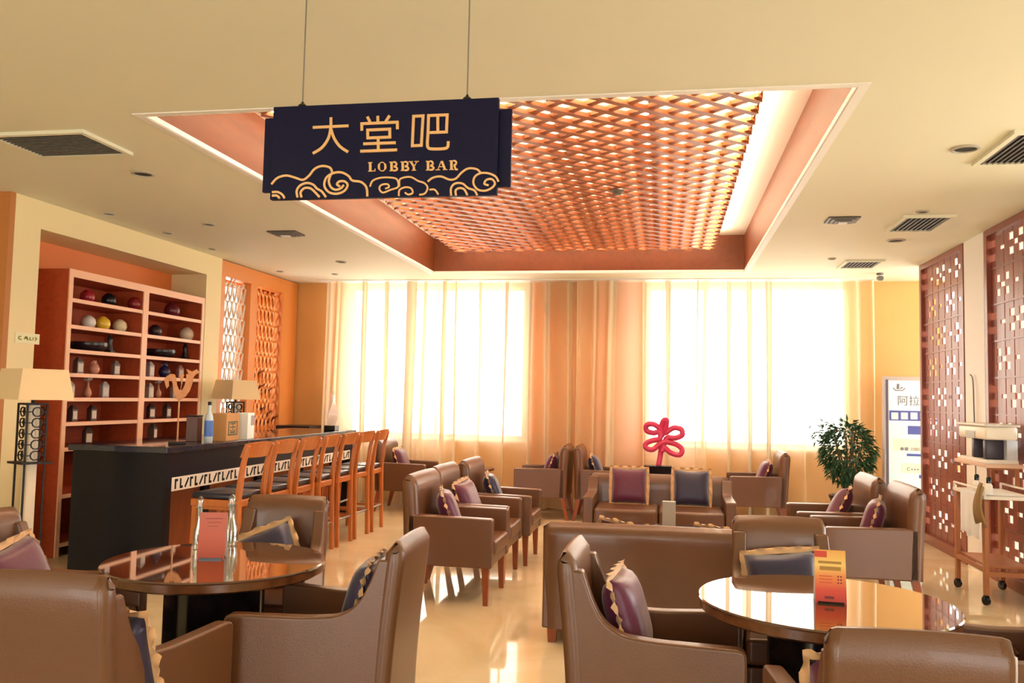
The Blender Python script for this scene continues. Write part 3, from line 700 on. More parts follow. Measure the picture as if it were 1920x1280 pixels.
# ------------------------------------------------------------------ bar counter
bx0, bx1, bY0, bY1, bz = -4.72, -3.90, 6.22, 10.35, 1.05
bar = thing('bar_counter', 'long black polished stone bar counter with pale patterned band', 'bar counter', (bx1, bY0, 0))
BL = bY1-bY0; BW = bx0-bx1
obj('countertop', mbox(BW-0.03, 0.03, -0.03, BL+0.03, bz-0.05, bz, bev=0.006), M_bartop, bar)
obj('end_panel', mbox(BW, 0, 0, 0.10, 0, bz-0.05), M_bar, bar)
obj('end_panel', mbox(BW, 0, BL-0.10, BL, 0, bz-0.05), M_bar, bar)
obj('apron', mbox(-0.06, 0, 0.10, BL-0.10, 0.80, bz-0.05), M_bar, bar)
obj('front_panel', mbox(-0.30, -0.26, 0.10, BL-0.10, 0.08, 0.80), M_barwood, bar)
obj('plinth', mbox(-0.34, -0.24, 0.10, BL-0.10, 0, 0.08), M_bar, bar)
obj('rear_panel', mbox(BW, BW+0.04, 0.10, BL-0.10, 0, bz-0.05), M_bar, bar)
for k in range(1, 4):
    obj('pilaster', mbox(-0.26, -0.22, BL*k/4-0.05, BL*k/4+0.05, 0.08, 0.80), M_bar, bar)
bd = obj('pattern_band', mbox(-0.05, 0.004, 0.10, BL-0.10, 0.69, 0.80), mat('ivory_inlay', rgb(230, 222, 210), 0.4), bar)
bm = bmesh.new(); y = 0.14; i = 0
while y < BL-0.16:
    if i % 3 == 2: ribbon(bm, [(y, 0.71), (y+0.05, 0.78)], 0.016, 0.004, 0.008, ax=lambda a, b, t_: (t_, a, b))
    else:
        box(bm, 0.004, 0.008, y, y+0.016, 0.705, 0.785); box(bm, 0.004, 0.008, y+0.016, y+0.04, 0.705 if i % 3 else 0.765, 0.725 if i % 3 else 0.785)
    y += 0.075; i += 1
o = obj('inlay_pattern', bm, M_bar, bd); o['kind'] = 'stuff'; o['label'] = 'dark fretwork marks on the ivory band'

# things on the bar
def on_bar(px_, py_): return PZ(px_, py_, bz)
q = Vector((-4.05, 6.62, bz))
t = thing('bird_ornament', 'carved wooden twin bird ornament on a thin rod standing on the bar', 'ornament', q, R_(31))
sc_ = (q-CP).length/FPX/6.4
out = [(22, 505), (15, 470), (40, 430), (80, 403), (122, 410), (142, 455), (150, 525), (172, 578), (205, 580), (228, 530), (243, 450), (240, 405), (262, 398), (236, 345), (272, 358), (300, 372), (352, 342), (362, 362), (398, 385), (350, 398), (322, 430), (312, 500), (286, 590), (245, 655), (185, 692), (140, 668), (112, 590), (104, 510), (84, 462), (64, 480), (70, 540), (44, 572), (34, 540)]
H0 = 0.37
prof = [((a-180)*sc_, H0-(b-692)*sc_) for a, b in out]
M_carve = mat('carved_tan_wood', rgb(205, 140, 88), 0.45, noise=0.2, nscale=20)
obj('carved_birds', prism(bmesh.new(), prof, -0.015, 0.015, 'xz', 0.004), M_carve, t)
mid = [((a-180)*sc_, H0-(b-692)*sc_) for a, b in ((175, 430), (185, 408), (205, 400), (222, 412), (214, 440), (205, 520), (195, 525), (186, 480))]
obj('small_bird', prism(bmesh.new(), mid, -0.008, 0.008, 'xz', 0.002), M_carve, t)
obj('branch', tube(bmesh.new(), [((196-180)*sc_, 0, H0-(515-692)*sc_), ((190-180)*sc_, 0, H0-(600-692)*sc_)], 0.004, 6), M_carve, t)
obj('rod', tube(bmesh.new(), [(0, 0, 0.02), (0, 0, H0+0.01)], 0.007, 8), M_carve, t)
obj('base', mbox(-0.07, 0.07, -0.04, 0.04, 0, 0.02, bev=0.004), M_iron, t)
def stand(name, px_, py_, w_, d_, h_, m, label, cat, extra=None, rz=0.0, dx=0):
    q = on_bar(px_, py_); t = thing(name, label, cat, (min(q.x, bx1-d_*0.6)+dx, q.y, bz), rz)
    obj('body', mbox(-d_/2, d_/2, -w_/2, w_/2, 0, h_, bev=0.004), m, t)
    if extra: extra(t, w_, d_, h_)
    return t
M_kraft = mat('kraft_card', rgb(190, 140, 85), 0.7)
def lab_green(t, w_, d_, h_):
    o = obj('print_frame', boxes([(d_/2, d_/2+0.002, -w_*0.36, w_*0.36, h_*0.2, h_*0.25), (d_/2, d_/2+0.002, -w_*0.36, w_*0.36, h_*0.66, h_*0.71), (d_/2, d_/2+0.002, -w_*0.36, -w_*0.31, h_*0.25, h_*0.66), (d_/2, d_/2+0.002, w_*0.31, w_*0.36, h_*0.25, h_*0.66)]), mat('green_print', rgb(70, 80, 50), 0.6), t)
    bm = bmesh.new()
    for pts in ([(-.2, .62), (.2, .62)], [(0, .66), (0, .3)], [(-.22, .5), (.22, .5)], [(-.2, .4), (-.05, .3)], [(.2, .4), (.05, .3)], [(-.2, .3), (.2, .3)]):
        ribbon(bm, [(a*w_, b*h_) for a, b in pts], 0.01, d_/2, d_/2+0.002, ax=lambda a, b, t_: (t_, a, b))
    obj('print', bm, MATS['green_print'], t)
    bm = bmesh.new()
    tube(bm, [(0, -w_*0.3, h_), (0, -w_*0.28, h_+0.04), (0, w_*0.28, h_+0.04), (0, w_*0.3, h_)], 0.005, 6); obj('handle', bm, M_kraft, t)
stand('gift_box', 436, 826, 0.30, 0.16, 0.25, M_kraft, 'kraft brown gift box with green printed square on the bar', 'box', lab_green, 0.12)
def lab_grey(t, w_, d_, h_):
    obj('picture', mbox(d_/2, d_/2+0.002, -w_*0.05, w_*0.42, h_*0.52, h_*0.9), mat('grey_print', rgb(150, 140, 150), 0.5), t)
stand('white_carton', 474, 823, 0.17, 0.12, 0.25, mat('white_card', rgb(236, 240, 238), 0.5), 'white carton with grey picture beside the kraft box', 'box', lab_grey, 0.1)
def tis(t, w_, d_, h_): obj('lid', mbox(-d_/2-0.004, d_/2+0.004, -w_/2-0.004, w_/2+0.004, h_, h_+0.012, bev=0.003), M_iron, t)
stand('dark_canister', 394, 828, 0.11, 0.10, 0.22, mat('brown_canister', rgb(95, 62, 55), 0.4), 'dark brown square canister next to the blue bottle', 'canister', tis, 0.1, dx=-0.16)
q = on_bar(406, 829)
t = thing('blue_bottle', 'clear bottle with blue label between canister and kraft box', 'bottle', (min(q.x, bx1-0.08), q.y, bz))
obj('bottle_glass', lathe(bmesh.new(), [(0, 0), (0.036, 0), (0.038, 0.02), (0.038, 0.2), (0.03, 0.24), (0.014, 0.27), (0.014, 0.33), (0, 0.33)], 18), mat('pale_bottle', rgb(190, 205, 215), 0.1), t, 50)
obj('paper_label', lathe(bmesh.new(), [(0.039, 0.05), (0.0395, 0.05), (0.0395, 0.19), (0.039, 0.19), (0.039, 0.05)], 18), mat('blue_label', rgb(80, 120, 200), 0.4), t, 50)
obj('cap', lathe(bmesh.new(), [(0.016, 0.325), (0.016, 0.355), (0, 0.356)], 12), M_iron, t, 50)
q = Vector((-4.05, 10.0, bz))
t = thing('glass_trophy', 'twisted clear glass trophy on black block at the window end of the bar', 'trophy', q)
obj('block', mbox(-0.07, 0.07, -0.07, 0.07, 0, 0.06, bev=0.004), M_black, t)
bm = bmesh.new(); n = 14; prev = None
for i in range(n):
    u = i/(n-1); a = u*2.2; wv = 0.055*(0.55+0.9*math.sin(math.pi*min(1, u*0.9+0.12)))*(1-u*0.55); cy = 0.03*math.sin(u*3.5)
    ringv = [bm.verts.new((math.cos(a)*sx*wv-math.sin(a)*sy*0.014, cy+math.sin(a)*sx*wv+math.cos(a)*sy*0.014, 0.06+0.42*u)) for sx, sy in ((-1, -1), (1, -1), (1, 1), (-1, 1))]
    if prev:
        for k in range(4): bm.faces.new((prev[k], prev[(k+1) % 4], ringv[(k+1) % 4], ringv[k]))
    else: bm.faces.new(ringv)
    prev = ringv
bm.faces.new(prev); bmesh.ops.recalc_face_normals(bm, faces=bm.faces[:])
obj('glass_blade', bm, mat('frosted_crystal', rgb(225, 205, 195), 0.1, spec=0.8), t, 60)

# ------------------------------------------------------------------ bar stools
def make_stool():
    t = thing('bar_stool', '', 'bar stool')
    # faces +Y; back at -Y
    for s in (-1, 1):
        x = s*0.185
        obj('back_leg', prism(bmesh.new(), rpoly([(-0.215, 0.0), (-0.18, 0.0), (-0.165, 0.40), (-0.155, 0.68), (-0.19, 0.95), (-0.235, 1.10), (-0.262, 1.09), (-0.225, 0.95), (-0.198, 0.68), (-0.205, 0.40)], [0, 0, .05, .05, .05, .01, .01, .05, .05, .05], 3), x-0.018, x+0.018, 'yz', 0.004), M_stool, t, 40)
        obj('front_leg', taper(bmesh.new(), (x*0.95, 0.185, 0.66), (x, 0.205, 0.0), 0.02, 0.014), M_stool, t)
        obj('side_rail', boxes([(x-0.012, x+0.012, -0.165, 0.175, 0.60, 0.66)]), M_stool, t)
        obj('side_stretcher', boxes([(x-0.009, x+0.009, -0.18, 0.185, 0.24, 0.265)]), M_stool, t)
    obj('seat_frame', mbox(-0.205, 0.205, -0.185, 0.215, 0.62, 0.675, bev=0.008), M_stool, t)
    bm = mbox(-0.20, 0.20, -0.165, 0.215, 0.675, 0.725, bev=0.02); obj('seat_pad', bm, M_pad, t, 50)
    # curved top rail
    bm = bmesh.new(); n = 10; F = []; 
    for i in range(n+1):
        u = -1+2*i/n; x = u*0.20; yb = -0.036*(1-u*u); dz = 0.012*(1-u*u)
        F.append([bm.verts.new((x, -0.212+yb, 1.0-dz*0.4)), bm.verts.new((x, -0.185+yb, 1.0-dz*0.4)), bm.verts.new((x, -0.225+yb, 1.105+dz)), bm.verts.new((x, -0.252+yb, 1.105+dz))])
    for i in range(n):
        for k in range(4): bm.faces.new((F[i][k], F[i][(k+1) % 4], F[i+1][(k+1) % 4], F[i+1][k]))
    bm.faces.new(F[0]); bm.faces.new(F[-1]); bmesh.ops.recalc_face_normals(bm, faces=bm.faces[:])
    obj('top_rail', bm, M_stool, t, 50)
    obj('foot_rail', tube(bmesh.new(), [(-0.175, 0.195, 0.30), (0.175, 0.195, 0.30)], 0.011, 10), M_steel, t, 60)
    obj('back_stretcher', tube(bmesh.new(), [(-0.175, -0.19, 0.26), (0.175, -0.19, 0.26)], 0.010, 10), M_steel, t, 60)
    return t
st0 = make_stool()
ordn = ['first bar stool at the black end of the bar', 'second bar stool from the black end of the bar', 'third bar stool from the black end of the bar', 'fourth bar stool, the middle of the row', 'third bar stool from the curtain end of the bar', 'second bar stool from the curtain end of the bar', 'last bar stool, at the curtain end of the bar']
for i in range(7):
    o = st0 if i == 0 else copy_tree(st0)
    o.location = (-3.36, 6.27+0.49*i, 0); o.rotation_euler = (0, 0, R_(90+random.uniform(-3, 3)))
    o['label'] = 'honey wood %s, navy seat pad' % ordn[i]; o['group'] = 'bar stools along the counter'

# ------------------------------------------------------------------ armchairs and sofas
def shear_arm(s, xr, xf, y0, y1):
    """lean an arm panel built at x=0 so that its outer face runs from xr at the back to xf at the front"""
    def fn(c):
        u = (c.y-y0)/(y1-y0)
        return Vector((s*(xr+(xf-xr)*u)+c.x, c.y, c.z))
    return fn
def back_slab(wd, y_front0, y_front1, z0, z1, thk, rad, crown=0.012):
    """raked backrest with rounded top corners, slightly crowned and rolled at the top"""
    poly = rpoly([(-wd/2, z0), (wd/2, z0), (wd/2, z1), (-wd/2, z1)], [0.01, 0.01, rad, rad], 6)
    bm = bmesh.new()
    # grid version for a smooth roll
    nz, nx = 16, 30; G = {}
    for side in (0, 1):
        for j in range(nz+1):
            v = j/nz; z = z0+(z1-z0)*v
            for i in range(nx+1):
                u = -1+2*i/nx; x = u*wd/2
                zz = z+crown*(1-u*u)*v
                if rad > 0:
                    over = max(0, abs(x)-(wd/2-rad)); top = z1-rad+math.sqrt(max(0, rad*rad-over*over))
                    zz = min(zz, top+crown*(1-u*u)) if v > 0.5 else zz
                yf = y_front0+(y_front1-y_front0)*v**1.5
                rd = thk*0.5*(1-math.sqrt(max(0.0, 1-max(0, (v-0.86)/0.14)**2)))*0.8
                ed = thk*0.5*(1-math.sqrt(max(0.0, 1-max(0, (abs(u)-0.9)/0.1)**2)))*0.6
                y = yf-(rd+ed) if side == 0 else yf-thk+(rd+ed)
                G[side, j, i] = bm.verts.new((x, y, zz))
    for j in range(nz):
        for i in range(nx):
            for s in (0, 1): bm.faces.new((G[s, j, i], G[s, j, i+1], G[s, j+1, i+1], G[s, j+1, i]))
    for j in range(nz):
        for i in (0, nx): bm.faces.new((G[0, j, i], G[0, j+1, i], G[1, j+1, i], G[1, j, i]))
    for i in range(nx):
        for j in (0, nz): bm.faces.new((G[0, j, i], G[0, j, i+1], G[1, j, i+1], G[1, j, i]))
    bmesh.ops.recalc_face_normals(bm, faces=bm.faces[:]); return bm
def legs(t, xr, xf, yr, yf, z, splay=0.05, m=None):
    for s in (-1, 1):
        obj('leg', taper(bmesh.new(), (s*xf, yf, z), (s*xf, yf+0.005, 0), 0.026, 0.017), m or M_legwood, t)
        obj('leg', taper(bmesh.new(), (s*xr, yr, z), (s*xr, yr-splay, 0), 0.026, 0.017), m or M_legwood, t)
def make_tub():
    """armchair with sloping arms that sweep up into a narrower back; faces +Y"""
    t = thing('tub_armchair', '', 'armchair')
    y0, y1 = -0.33, 0.33
    prof = [(0.33, 0.20), (0.33, 0.60), (0.0, 0.592), (-0.13, 0.60), (-0.205, 0.645), (-0.25, 0.73), (-0.285, 0.83), (-0.335, 0.83), (-0.30, 0.20)]; prad = [.012, .035, .05, .04, .04, .04, .012, .012, .012]
    for s in (-1, 1):
        even_normals(obj('arm', soft_prism(prof, prad, -0.033, 0.033, 'yz', 0.012, fn=shear_arm(s, 0.198, 0.295, y0, y1)), M_leather, t, 50))
    obj('backrest', back_slab(0.475, -0.255, -0.315, 0.20, 0.90, 0.085, 0.032, 0.008), M_leather, t, 60)
    pl = [(-0.17, -0.28), (0.17, -0.28), (0.255, 0.33), (-0.255, 0.33)]
    even_normals(obj('seat_base', soft_prism(pl, .035, 0.20, 0.32, 'xy', 0.006), M_leather, t, 50))
    even_normals(obj('seat_cushion', soft_prism(pl, .035, 0.325, 0.445, 'xy', 0.025), M_leather, t, 50))
    legs(t, 0.18, 0.265, -0.28, 0.28, 0.20)
    return t
def make_club(wd=0.70, bh=0.915, nm='club_armchair', cat='armchair', z0=0.27, aw=0.09, ah=0.62, sweep=0.05, lg=True, seats=1, dep=0.0):
    t = thing(nm, '', cat); h = wd/2; f = 0.34+dep
    if sweep > 0.06: prof, prad = [(f, z0), (f, ah), (-0.14, ah+0.004), (-0.20, ah+sweep), (-0.225, bh-0.03), (-0.30, bh-0.03), (-0.31, z0)], [.012, .02, .05, .03, .012, .012, .012]
    else: prof, prad = [(f, z0), (f, ah), (-0.29, ah+0.012), (-0.29, z0)], [.012, .02, .012, .012]
    for s in (-1, 1):
        x = s*(h-aw/2)
        even_normals(obj('arm', soft_prism(prof, prad, x-aw/2, x+aw/2, 'yz', 0.012), M_leather, t, 50))
    obj('backrest', back_slab(wd, -0.20, -0.235, z0, bh, 0.12, 0.025, 0.006), M_leather, t, 60)
    even_normals(obj('seat_base', mbox(-h+aw, h-aw, -0.22, f-0.01, z0, z0+0.07, bev=0.008), M_leather, t, 50))
    wn = (wd-2*aw)/seats
    for k in range(seats):
        a = -h+aw+k*wn
        even_normals(obj('seat_cushion', mbox(a+0.003, a+wn-0.003, -0.20, f+0.012, z0+0.072, 0.455, bev=0.028, seg=3), M_leather, t, 50))
    if lg: legs(t, h-0.05, h-0.05, -0.27, f-0.05, z0, 0.06)
    else:
        for sx in (-1, 1):
            for yv in (-0.26, f-0.05): obj('leg', taper(bmesh.new(), (sx*(h-0.06), yv, z0), (sx*(h-0.06), yv, 0), 0.03, 0.024), M_legwood, t)
    return t
# cushions -------------------------------------------------------
def make_cushion(m):
    t = thing('throw_cushion', '', 'cushion'); n = 14; a = 0.178
    bm = bmesh.new(); G = {}
    for s in (-1, 1):
        for i in range(n+1):
            for j in range(n+1):
                u = -1+2*i/n; v = -1+2*j/n
                k = max(0.0, (1-u**4)*(1-v**4))**0.5
                pin = 1-0.06*(1-abs(u))*abs(v)**3; pin2 = 1-0.06*(1-abs(v))*abs(u)**3
                if s == 1 and (i in (0, n) or j in (0, n)): G[s, i, j] = G[-1, i, j]; continue
                G[s, i, j] = bm.verts.new((u*a*pin2, s*0.075*k, v*a*pin))
    for s in (-1, 1):
        for i in range(n):
            for j in range(n): bm.faces.new((G[s, i, j], G[s, i+1, j], G[s, i+1, j+1], G[s, i, j+1]))
    bmesh.ops.recalc_face_normals(bm, faces=bm.faces[:])
    obj('cushion_body', bm, m, t, 180)
    # ruffle
    bm = bmesh.new(); P = []; N = 120
    for k in range(N):
        q = 4*k/N; e = int(q); f = q-e; c = [(-1, -1), (1, -1), (1, 1), (-1, 1)]; p = Vector(c[e]).lerp(Vector(c[(e+1) % 4]), f)
        d = p.normalized(); w_ = 0.042*math.sin(k*0.9)*0.35
        P.append((bm.verts.new((p.x*a*0.97, 0, p.y*a*0.97)), bm.verts.new((p.x*a+d.x*0.018, w_*0.7, p.y*a+d.y*0.018)), bm.verts.new((p.x*a+d.x*0.028, -w_+0.004*math.sin(k*2.3), p.y*a+d.y*0.028))))
    for k in range(N):
        A, B = P[k], P[(k+1) % N]
        bm.faces.new((A[0], B[0], B[1], A[1])); bm.faces.new((A[1], B[1], B[2], A[2]))
    obj('ruffle', bm, M_ruffle, t, 180)
    return t
CUSH = {}
def cushion(label, chair, lx, ly, lz, tilt=18, spin=0, yaw=0, m='p'):
    """place a cushion in the frame of its seat: upright in XZ, leaning back by tilt, rolled by spin, turned by yaw"""
    if m not in CUSH: CUSH[m] = make_cushion(M_purple if m == 'p' else M_navyc); o = CUSH[m]
    else: o = copy_tree(CUSH[m])
    base = Matrix.Translation(chair.location) @ Matrix.Rotation(chair.rotation_euler.z, 4, 'Z')
    o.matrix_world = base @ Matrix.Translation((lx, ly, lz-0.035)) @ Matrix.Rotation(R_(yaw), 4, 'Z') @ Matrix.Rotation(R_(tilt), 4, 'X') @ Matrix.Rotation(R_(spin), 4, 'Y')
    o['label'] = label; o['group'] = 'ruffled cushions on the seats'; return o
tub0 = make_tub(); tubs = []
def tub(x, y, face, label):
    o = tub0 if not tubs else copy_tree(tub0); tubs.append(o)
    o.location = (x, y, 0); o.rotation_euler = (0, 0, R_(face-90)); o['label'] = label; o['group'] = 'armchairs around the round tables'; return o
LT = (-2.07, 3.76); RT = (0.64, 3.68)
a = tub(-1.99, 2.86, 92, 'brown leather armchair with its back to the camera side of the ornament-reflecting round table')
a['label'] = 'brown leather armchair seen from behind at the carafe table, back turned to the sign'
cushion('dark cushion with pale ruffle inside the back-turned armchair at the carafe table', a, 0.10, -0.13, 0.60, 16, 0, -10, 'n')
a = tub(-1.44, 3.60, 182, 'brown leather armchair side-on between the carafe table and the open floor')
cushion('indigo cushion with gold ruffle on the side-on armchair by the carafe table', a, 0.04, -0.15, 0.64, 15, 0, 6, 'n')
a = tub(-2.12, 4.36, -84, 'brown leather armchair between the carafe table and the bar stools')
cushion('dark cushion slumped on the armchair facing out from the bar stools', a, 0.04, -0.12, 0.60, 24, 24, 0, 'n')
a = tub(-2.86, 3.62, 2, 'brown leather armchair beside the floor lamp pillar at the carafe table')
cushion('plum cushion with gold ruffle on the armchair by the floor lamp', a, -0.02, -0.14, 0.62, 20, 12, 0, 'p')
a = tub(-0.02, 3.60, -2, 'brown leather armchair side-on at the menu table, backed by the sofa')
cushion('plum cushion with wide gold ruffle on the side-on armchair at the menu table', a, -0.05, -0.13, 0.64, 16, 0, -4, 'p')
a = tub(0.60, 4.36, -88, 'brown leather armchair tucked between the menu table and the sofa')
cushion('indigo cushion on the armchair between menu table and sofa', a, 0.0, -0.15, 0.61, 18, 6, 0, 'n')
a = tub(0.665, 2.82, 90, 'brown leather armchair seen from behind at the menu table')
cushion('cushion with gold ruffle peeping past the back-turned armchair at the menu table', a, -0.075, -0.13, 0.63, 14, 0, 4, 'p')
a = tub(1.36, 3.66, 182, 'brown leather armchair at the menu table facing the side-on one, by the carved screens')
cushion('dark cushion on the armchair nearest the carved screens at the menu table', a, 0.0, -0.14, 0.64, 14, 0, -10, 'n')

club0 = make_club(); clubs = []
def club(x, y, face, label, grp='armchairs around the sofas'):
    o = club0 if not clubs else copy_tree(club0); clubs.append(o)
    o.location = (x, y, 0); o.rotation_euler = (0, 0, R_(face-90)); o['label'] = label; o['group'] = grp; return o
for i, (x, y, lab) in enumerate(((-1.56, 6.43, 'taupe leather club armchair nearest the round tables in the row of three'), (-1.58, 7.18, 'taupe leather club armchair in the middle of the row of three'), (-1.52, 7.96, 'taupe leather club armchair nearest the curtains in the row of three'))):
    a = club(x, y, 0, lab)
    cushion(('plum', 'plum', 'indigo')[i]+' cushion with gold ruffle on the %s chair of the row of three' % ('front', 'middle', 'rear')[i], a, (-0.02, 0.03, 0.0)[i], -0.07, 0.645, 20, (0, 5, 0)[i], (14, -8, 10)[i], 'ppn'[i])
a = club(1.47, 6.83, 180, 'taupe leather club armchair nearer the menu table, beside the carved screens'); cushion('plum cushion upright on the club armchair beside the carved screens', a, 0.06, -0.07, 0.655, 16, 0, -14, 'p')
a = club(1.40, 7.66, 180, 'taupe leather club armchair behind another one, near the potted plant'); cushion('plum cushion leaning sideways on the club armchair near the potted plant', a, 0.02, -0.04, 0.645, 26, 20, -10, 'p')
gb = 'armchairs along the window curtains'
a = club(-3.36, 10.93, 0, 'taupe club armchair behind the last bar stool, by the curtains', gb); cushion('pink plum cushion on the armchair behind the last bar stool', a, 0, -0.07, 0.66, 20, 0, 0, 'p')
a = club(-1.52, 10.92, 180, 'club armchair by the curtains, back to back, facing the bar', gb); cushion('dark cushion on the back-to-back armchair facing the bar', a, 0, -0.08, 0.66, 20, 0, 0, 'p')
a = club(-0.78, 10.92, 0, 'club armchair by the curtains, back to back, facing the pink sculpture', gb); cushion('dark cushion on the back-to-back armchair facing the pink sculpture', a, 0, -0.08, 0.66, 20, 0, 0, 'n')
a = club(1.10, 10.86, 180, 'club armchair by the curtains between sculpture and potted plant', gb); cushion('plum cushion on the armchair between sculpture and potted plant', a, 0, -0.08, 0.66, 20, 0, 0, 'p')

sofa = make_club(1.44, 0.735, 'loveseat_sofa', 'sofa', 0.09, 0.10, 0.56, 0.09, False, 2, 0.08)
s1 = sofa; s1.location = (-0.02, 5.62, 0); s1['label'] = 'taupe leather two-seat sofa with its back turned, behind the menu table'; s1['group'] = 'facing sofas'
s2 = copy_tree(sofa); s2.location = (-0.06, 8.72, 0); s2.rotation_euler = (0, 0, R_(180)); s2['label'] = 'taupe leather two-seat sofa facing the room with two upright cushions'; s2['group'] = 'facing sofas'
cushion('cushion rising above the back of the turned-away sofa, bar side', s1, -0.24, -0.08, 0.585, 24, 14, 0, 'p')
cushion('cushion rising above the back of the turned-away sofa, screen side', s1, 0.36, -0.08, 0.58, 24, 10, 0, 'n')
cushion('plum cushion with gold ruffle on the facing sofa, bar side', s2, 0.30, -0.10, 0.665, 14, 0, 0, 'p')
cushion('indigo cushion with gold ruffle on the facing sofa, screen side', s2, -0.32, -0.10, 0.665, 14, 0, 0, 'n')

# ------------------------------------------------------------------ tables
def round_table(x, y, label, r=0.50, h=0.71):
    t = thing('round_table', label, 'table', (x, y, 0))
    obj('tabletop', lathe(bmesh.new(), [(0, h-0.012), (r, h-0.012), (r+0.002, h-0.006), (r-0.002, h), (0, h)], 72), M_table, t, 40)
    obj('edge_band', lathe(bmesh.new(), [(0, h-0.055), (r-0.02, h-0.055), (r-0.004, h-0.045), (r-0.004, h-0.012), (0, h-0.012)], 72), M_tedge, t, 40)
    obj('pedestal', lathe(bmesh.new(), [(0, 0.03), (0.225, 0.03), (0.225, h-0.055), (0, h-0.055)], 48), M_black, t, 40)
    obj('base_plate', lathe(bmesh.new(), [(0, 0), (0.27, 0), (0.27, 0.022), (0.255, 0.03), (0, 0.03)], 48), M_black, t, 40)
    return t
round_table(*LT, 'round glossy table with black drum pedestal carrying the orange menu card and glass carafes')
round_table(*RT, 'round glossy table with black drum pedestal carrying the yellow and red menu card')
def side_round(x, y, label, r=0.30, h=0.58):
    t = thing('side_table', label, 'table', (x, y, 0))
    obj('tabletop', lathe(bmesh.new(), [(0, h-0.03), (r-0.01, h-0.03), (r, h-0.015), (r-0.006, h), (0, h)], 40), M_tedge, t, 40)
    obj('pedestal', lathe(bmesh.new(), [(0, 0.02), (0.05, 0.02), (0.04, 0.1), (0.035, h-0.1), (0.06, h-0.03), (0, h-0.03)], 24), M_black, t, 40)
    obj('base_plate', lathe(bmesh.new(), [(0, 0), (0.2, 0), (0.19, 0.015), (0, 0.02)], 32), M_black, t, 40)
side_round(0.14, 10.92, 'round wooden side table under the pink sculpture', 0.34, 0.60)
side_round(-2.48, 10.92, 'round wooden side table between two armchairs by the curtains')
ct = thing('coffee_table', 'low dark glossy coffee table between the facing sofas', 'table', (-0.05, 7.15, 0))
obj('tabletop', mbox(-0.50, 0.50, -0.32, 0.32, 0.40, 0.45, bev=0.006), M_table, ct)
obj('lower_shelf', mbox(-0.44, 0.44, -0.26, 0.26, 0.14, 0.165), M_tedge, ct)
for sx in (-1, 1):
    for sy in (-1, 1): obj('leg', mbox(sx*0.45-0.03, sx*0.45+0.03, sy*0.27-0.03, sy*0.27+0.03, 0, 0.40, bev=0.004), M_black, ct)

# menu cards -----------------------------------------------------
def printmat(name, stops):
    m = bpy.data.materials.new(name); m.use_nodes = True; nt = m.node_tree; b = nt.nodes['Principled BSDF']; b.inputs['Roughness'].default_value = 0.35
    tc = nt.nodes.new('ShaderNodeTexCoord'); sp = nt.nodes.new('ShaderNodeSeparateXYZ'); r = nt.nodes.new('ShaderNodeValToRGB')
    nt.links.new(tc.outputs['Generated'], sp.inputs[0]); nt.links.new(sp.outputs[2], r.inputs[0]); nt.links.new(r.outputs[0], b.inputs['Base Color'])
    e = r.color_ramp.elements
    e[0].position, e[0].color = stops[0][0], rgb(*stops[0][1]); e[1].position, e[1].color = stops[-1][0], rgb(*stops[-1][1])
    for p, c in stops[1:-1]: q = e.new(p); q.color = rgb(*c)
    return m
M_card = mat('white_card_stock', rgb(238, 230, 224), 0.5)
def tent_card(loc, w_, h_, rz, label, mfront, lines, rows, cat='menu card'):
    t = thing('menu_card', label, cat, loc, rz); d = 0.035
    def slope(s):
        bm = bmesh.new(); box(bm, -w_/2, w_/2, -0.0012, 0.0012, 0, h_)
        for v in bm.verts: v.co.y += s*d*(1-v.co.z/h_)
        return bm
    f = obj('front_panel', slope(-1), mfront, t); b = obj('rear_panel', slope(1), M_card, t)
    obj('foot', mbox(-w_*0.42, w_*0.42, -d*1.1, d*1.1, 0, 0.008), M_black, t)
    for (xa, xb, za, zb, m) in rows:
        bm = bmesh.new(); box(bm, xa*w_, xb*w_, -0.0022, -0.0012, za*h_, zb*h_)
        for v in bm.verts: v.co.y += -d*(1-v.co.z/h_)
        obj('print', bm, m, f)
    return t
M_or = printmat('orange_menu_print', [(0, (190, 70, 35)), (0.5, (205, 85, 45)), (1, (196, 90, 62))])
M_yr = printmat('yellow_red_menu_print', [(0, (190, 40, 30)), (0.25, (226, 70, 38)), (0.5, (240, 140, 60)), (0.72, (250, 210, 110)), (1, (238, 170, 70))])
M_ink1 = mat('rust_ink', rgb(150, 60, 35), 0.5); M_ink2 = mat('olive_ink', rgb(176, 130, 40), 0.5); M_ink3 = mat('dark_red_ink', rgb(120, 30, 24), 0.5); M_ink4 = mat('red_ink', rgb(214, 66, 36), 0.5)
q = PZ(398, 1046, 0.71)
tent_card((q.x, q.y, 0.71), 0.125, 0.215, R_(16), 'plain orange tent menu card on the carafe table', M_or, 2, [(-0.3, 0.35, 0.86, 0.875, M_ink1), (-0.2, 0.3, 0.78, 0.79, M_ink1), (-0.2, 0.2, 0.70, 0.71, M_ink1)])
q = PZ(1556, 1128, 0.71)
rows = [(-0.5, -0.1, 0.86, 0.98, M_ink4), (-0.38, 0.36, 0.745, 0.79, M_ink2), (-0.34, 0.34, 0.62, 0.69, M_ink2)]
for k in range(3): rows += [(0.22, 0.27, 0.50-0.06*k, 0.525-0.06*k, M_ink3), (0.31, 0.36, 0.50-0.06*k, 0.525-0.06*k, M_ink3), (-0.36, 0.05, 0.505-0.06*k, 0.517-0.06*k, M_ink4)]
rows += [(-0.2, 0.1, 0.09, 0.14, M_ink3)]
tent_card((q.x, q.y, 0.71), 0.118, 0.205, R_(-3), 'yellow and red printed tent menu card on the table by the screens', M_yr, 3, rows)
q = PZ(1246, 984, 0.45)
t = thing('card_holder', 'grey upright card holder with clear sheet on the coffee table', 'card holder', (q.x, min(7.35, max(6.9, q.y)), 0.45))
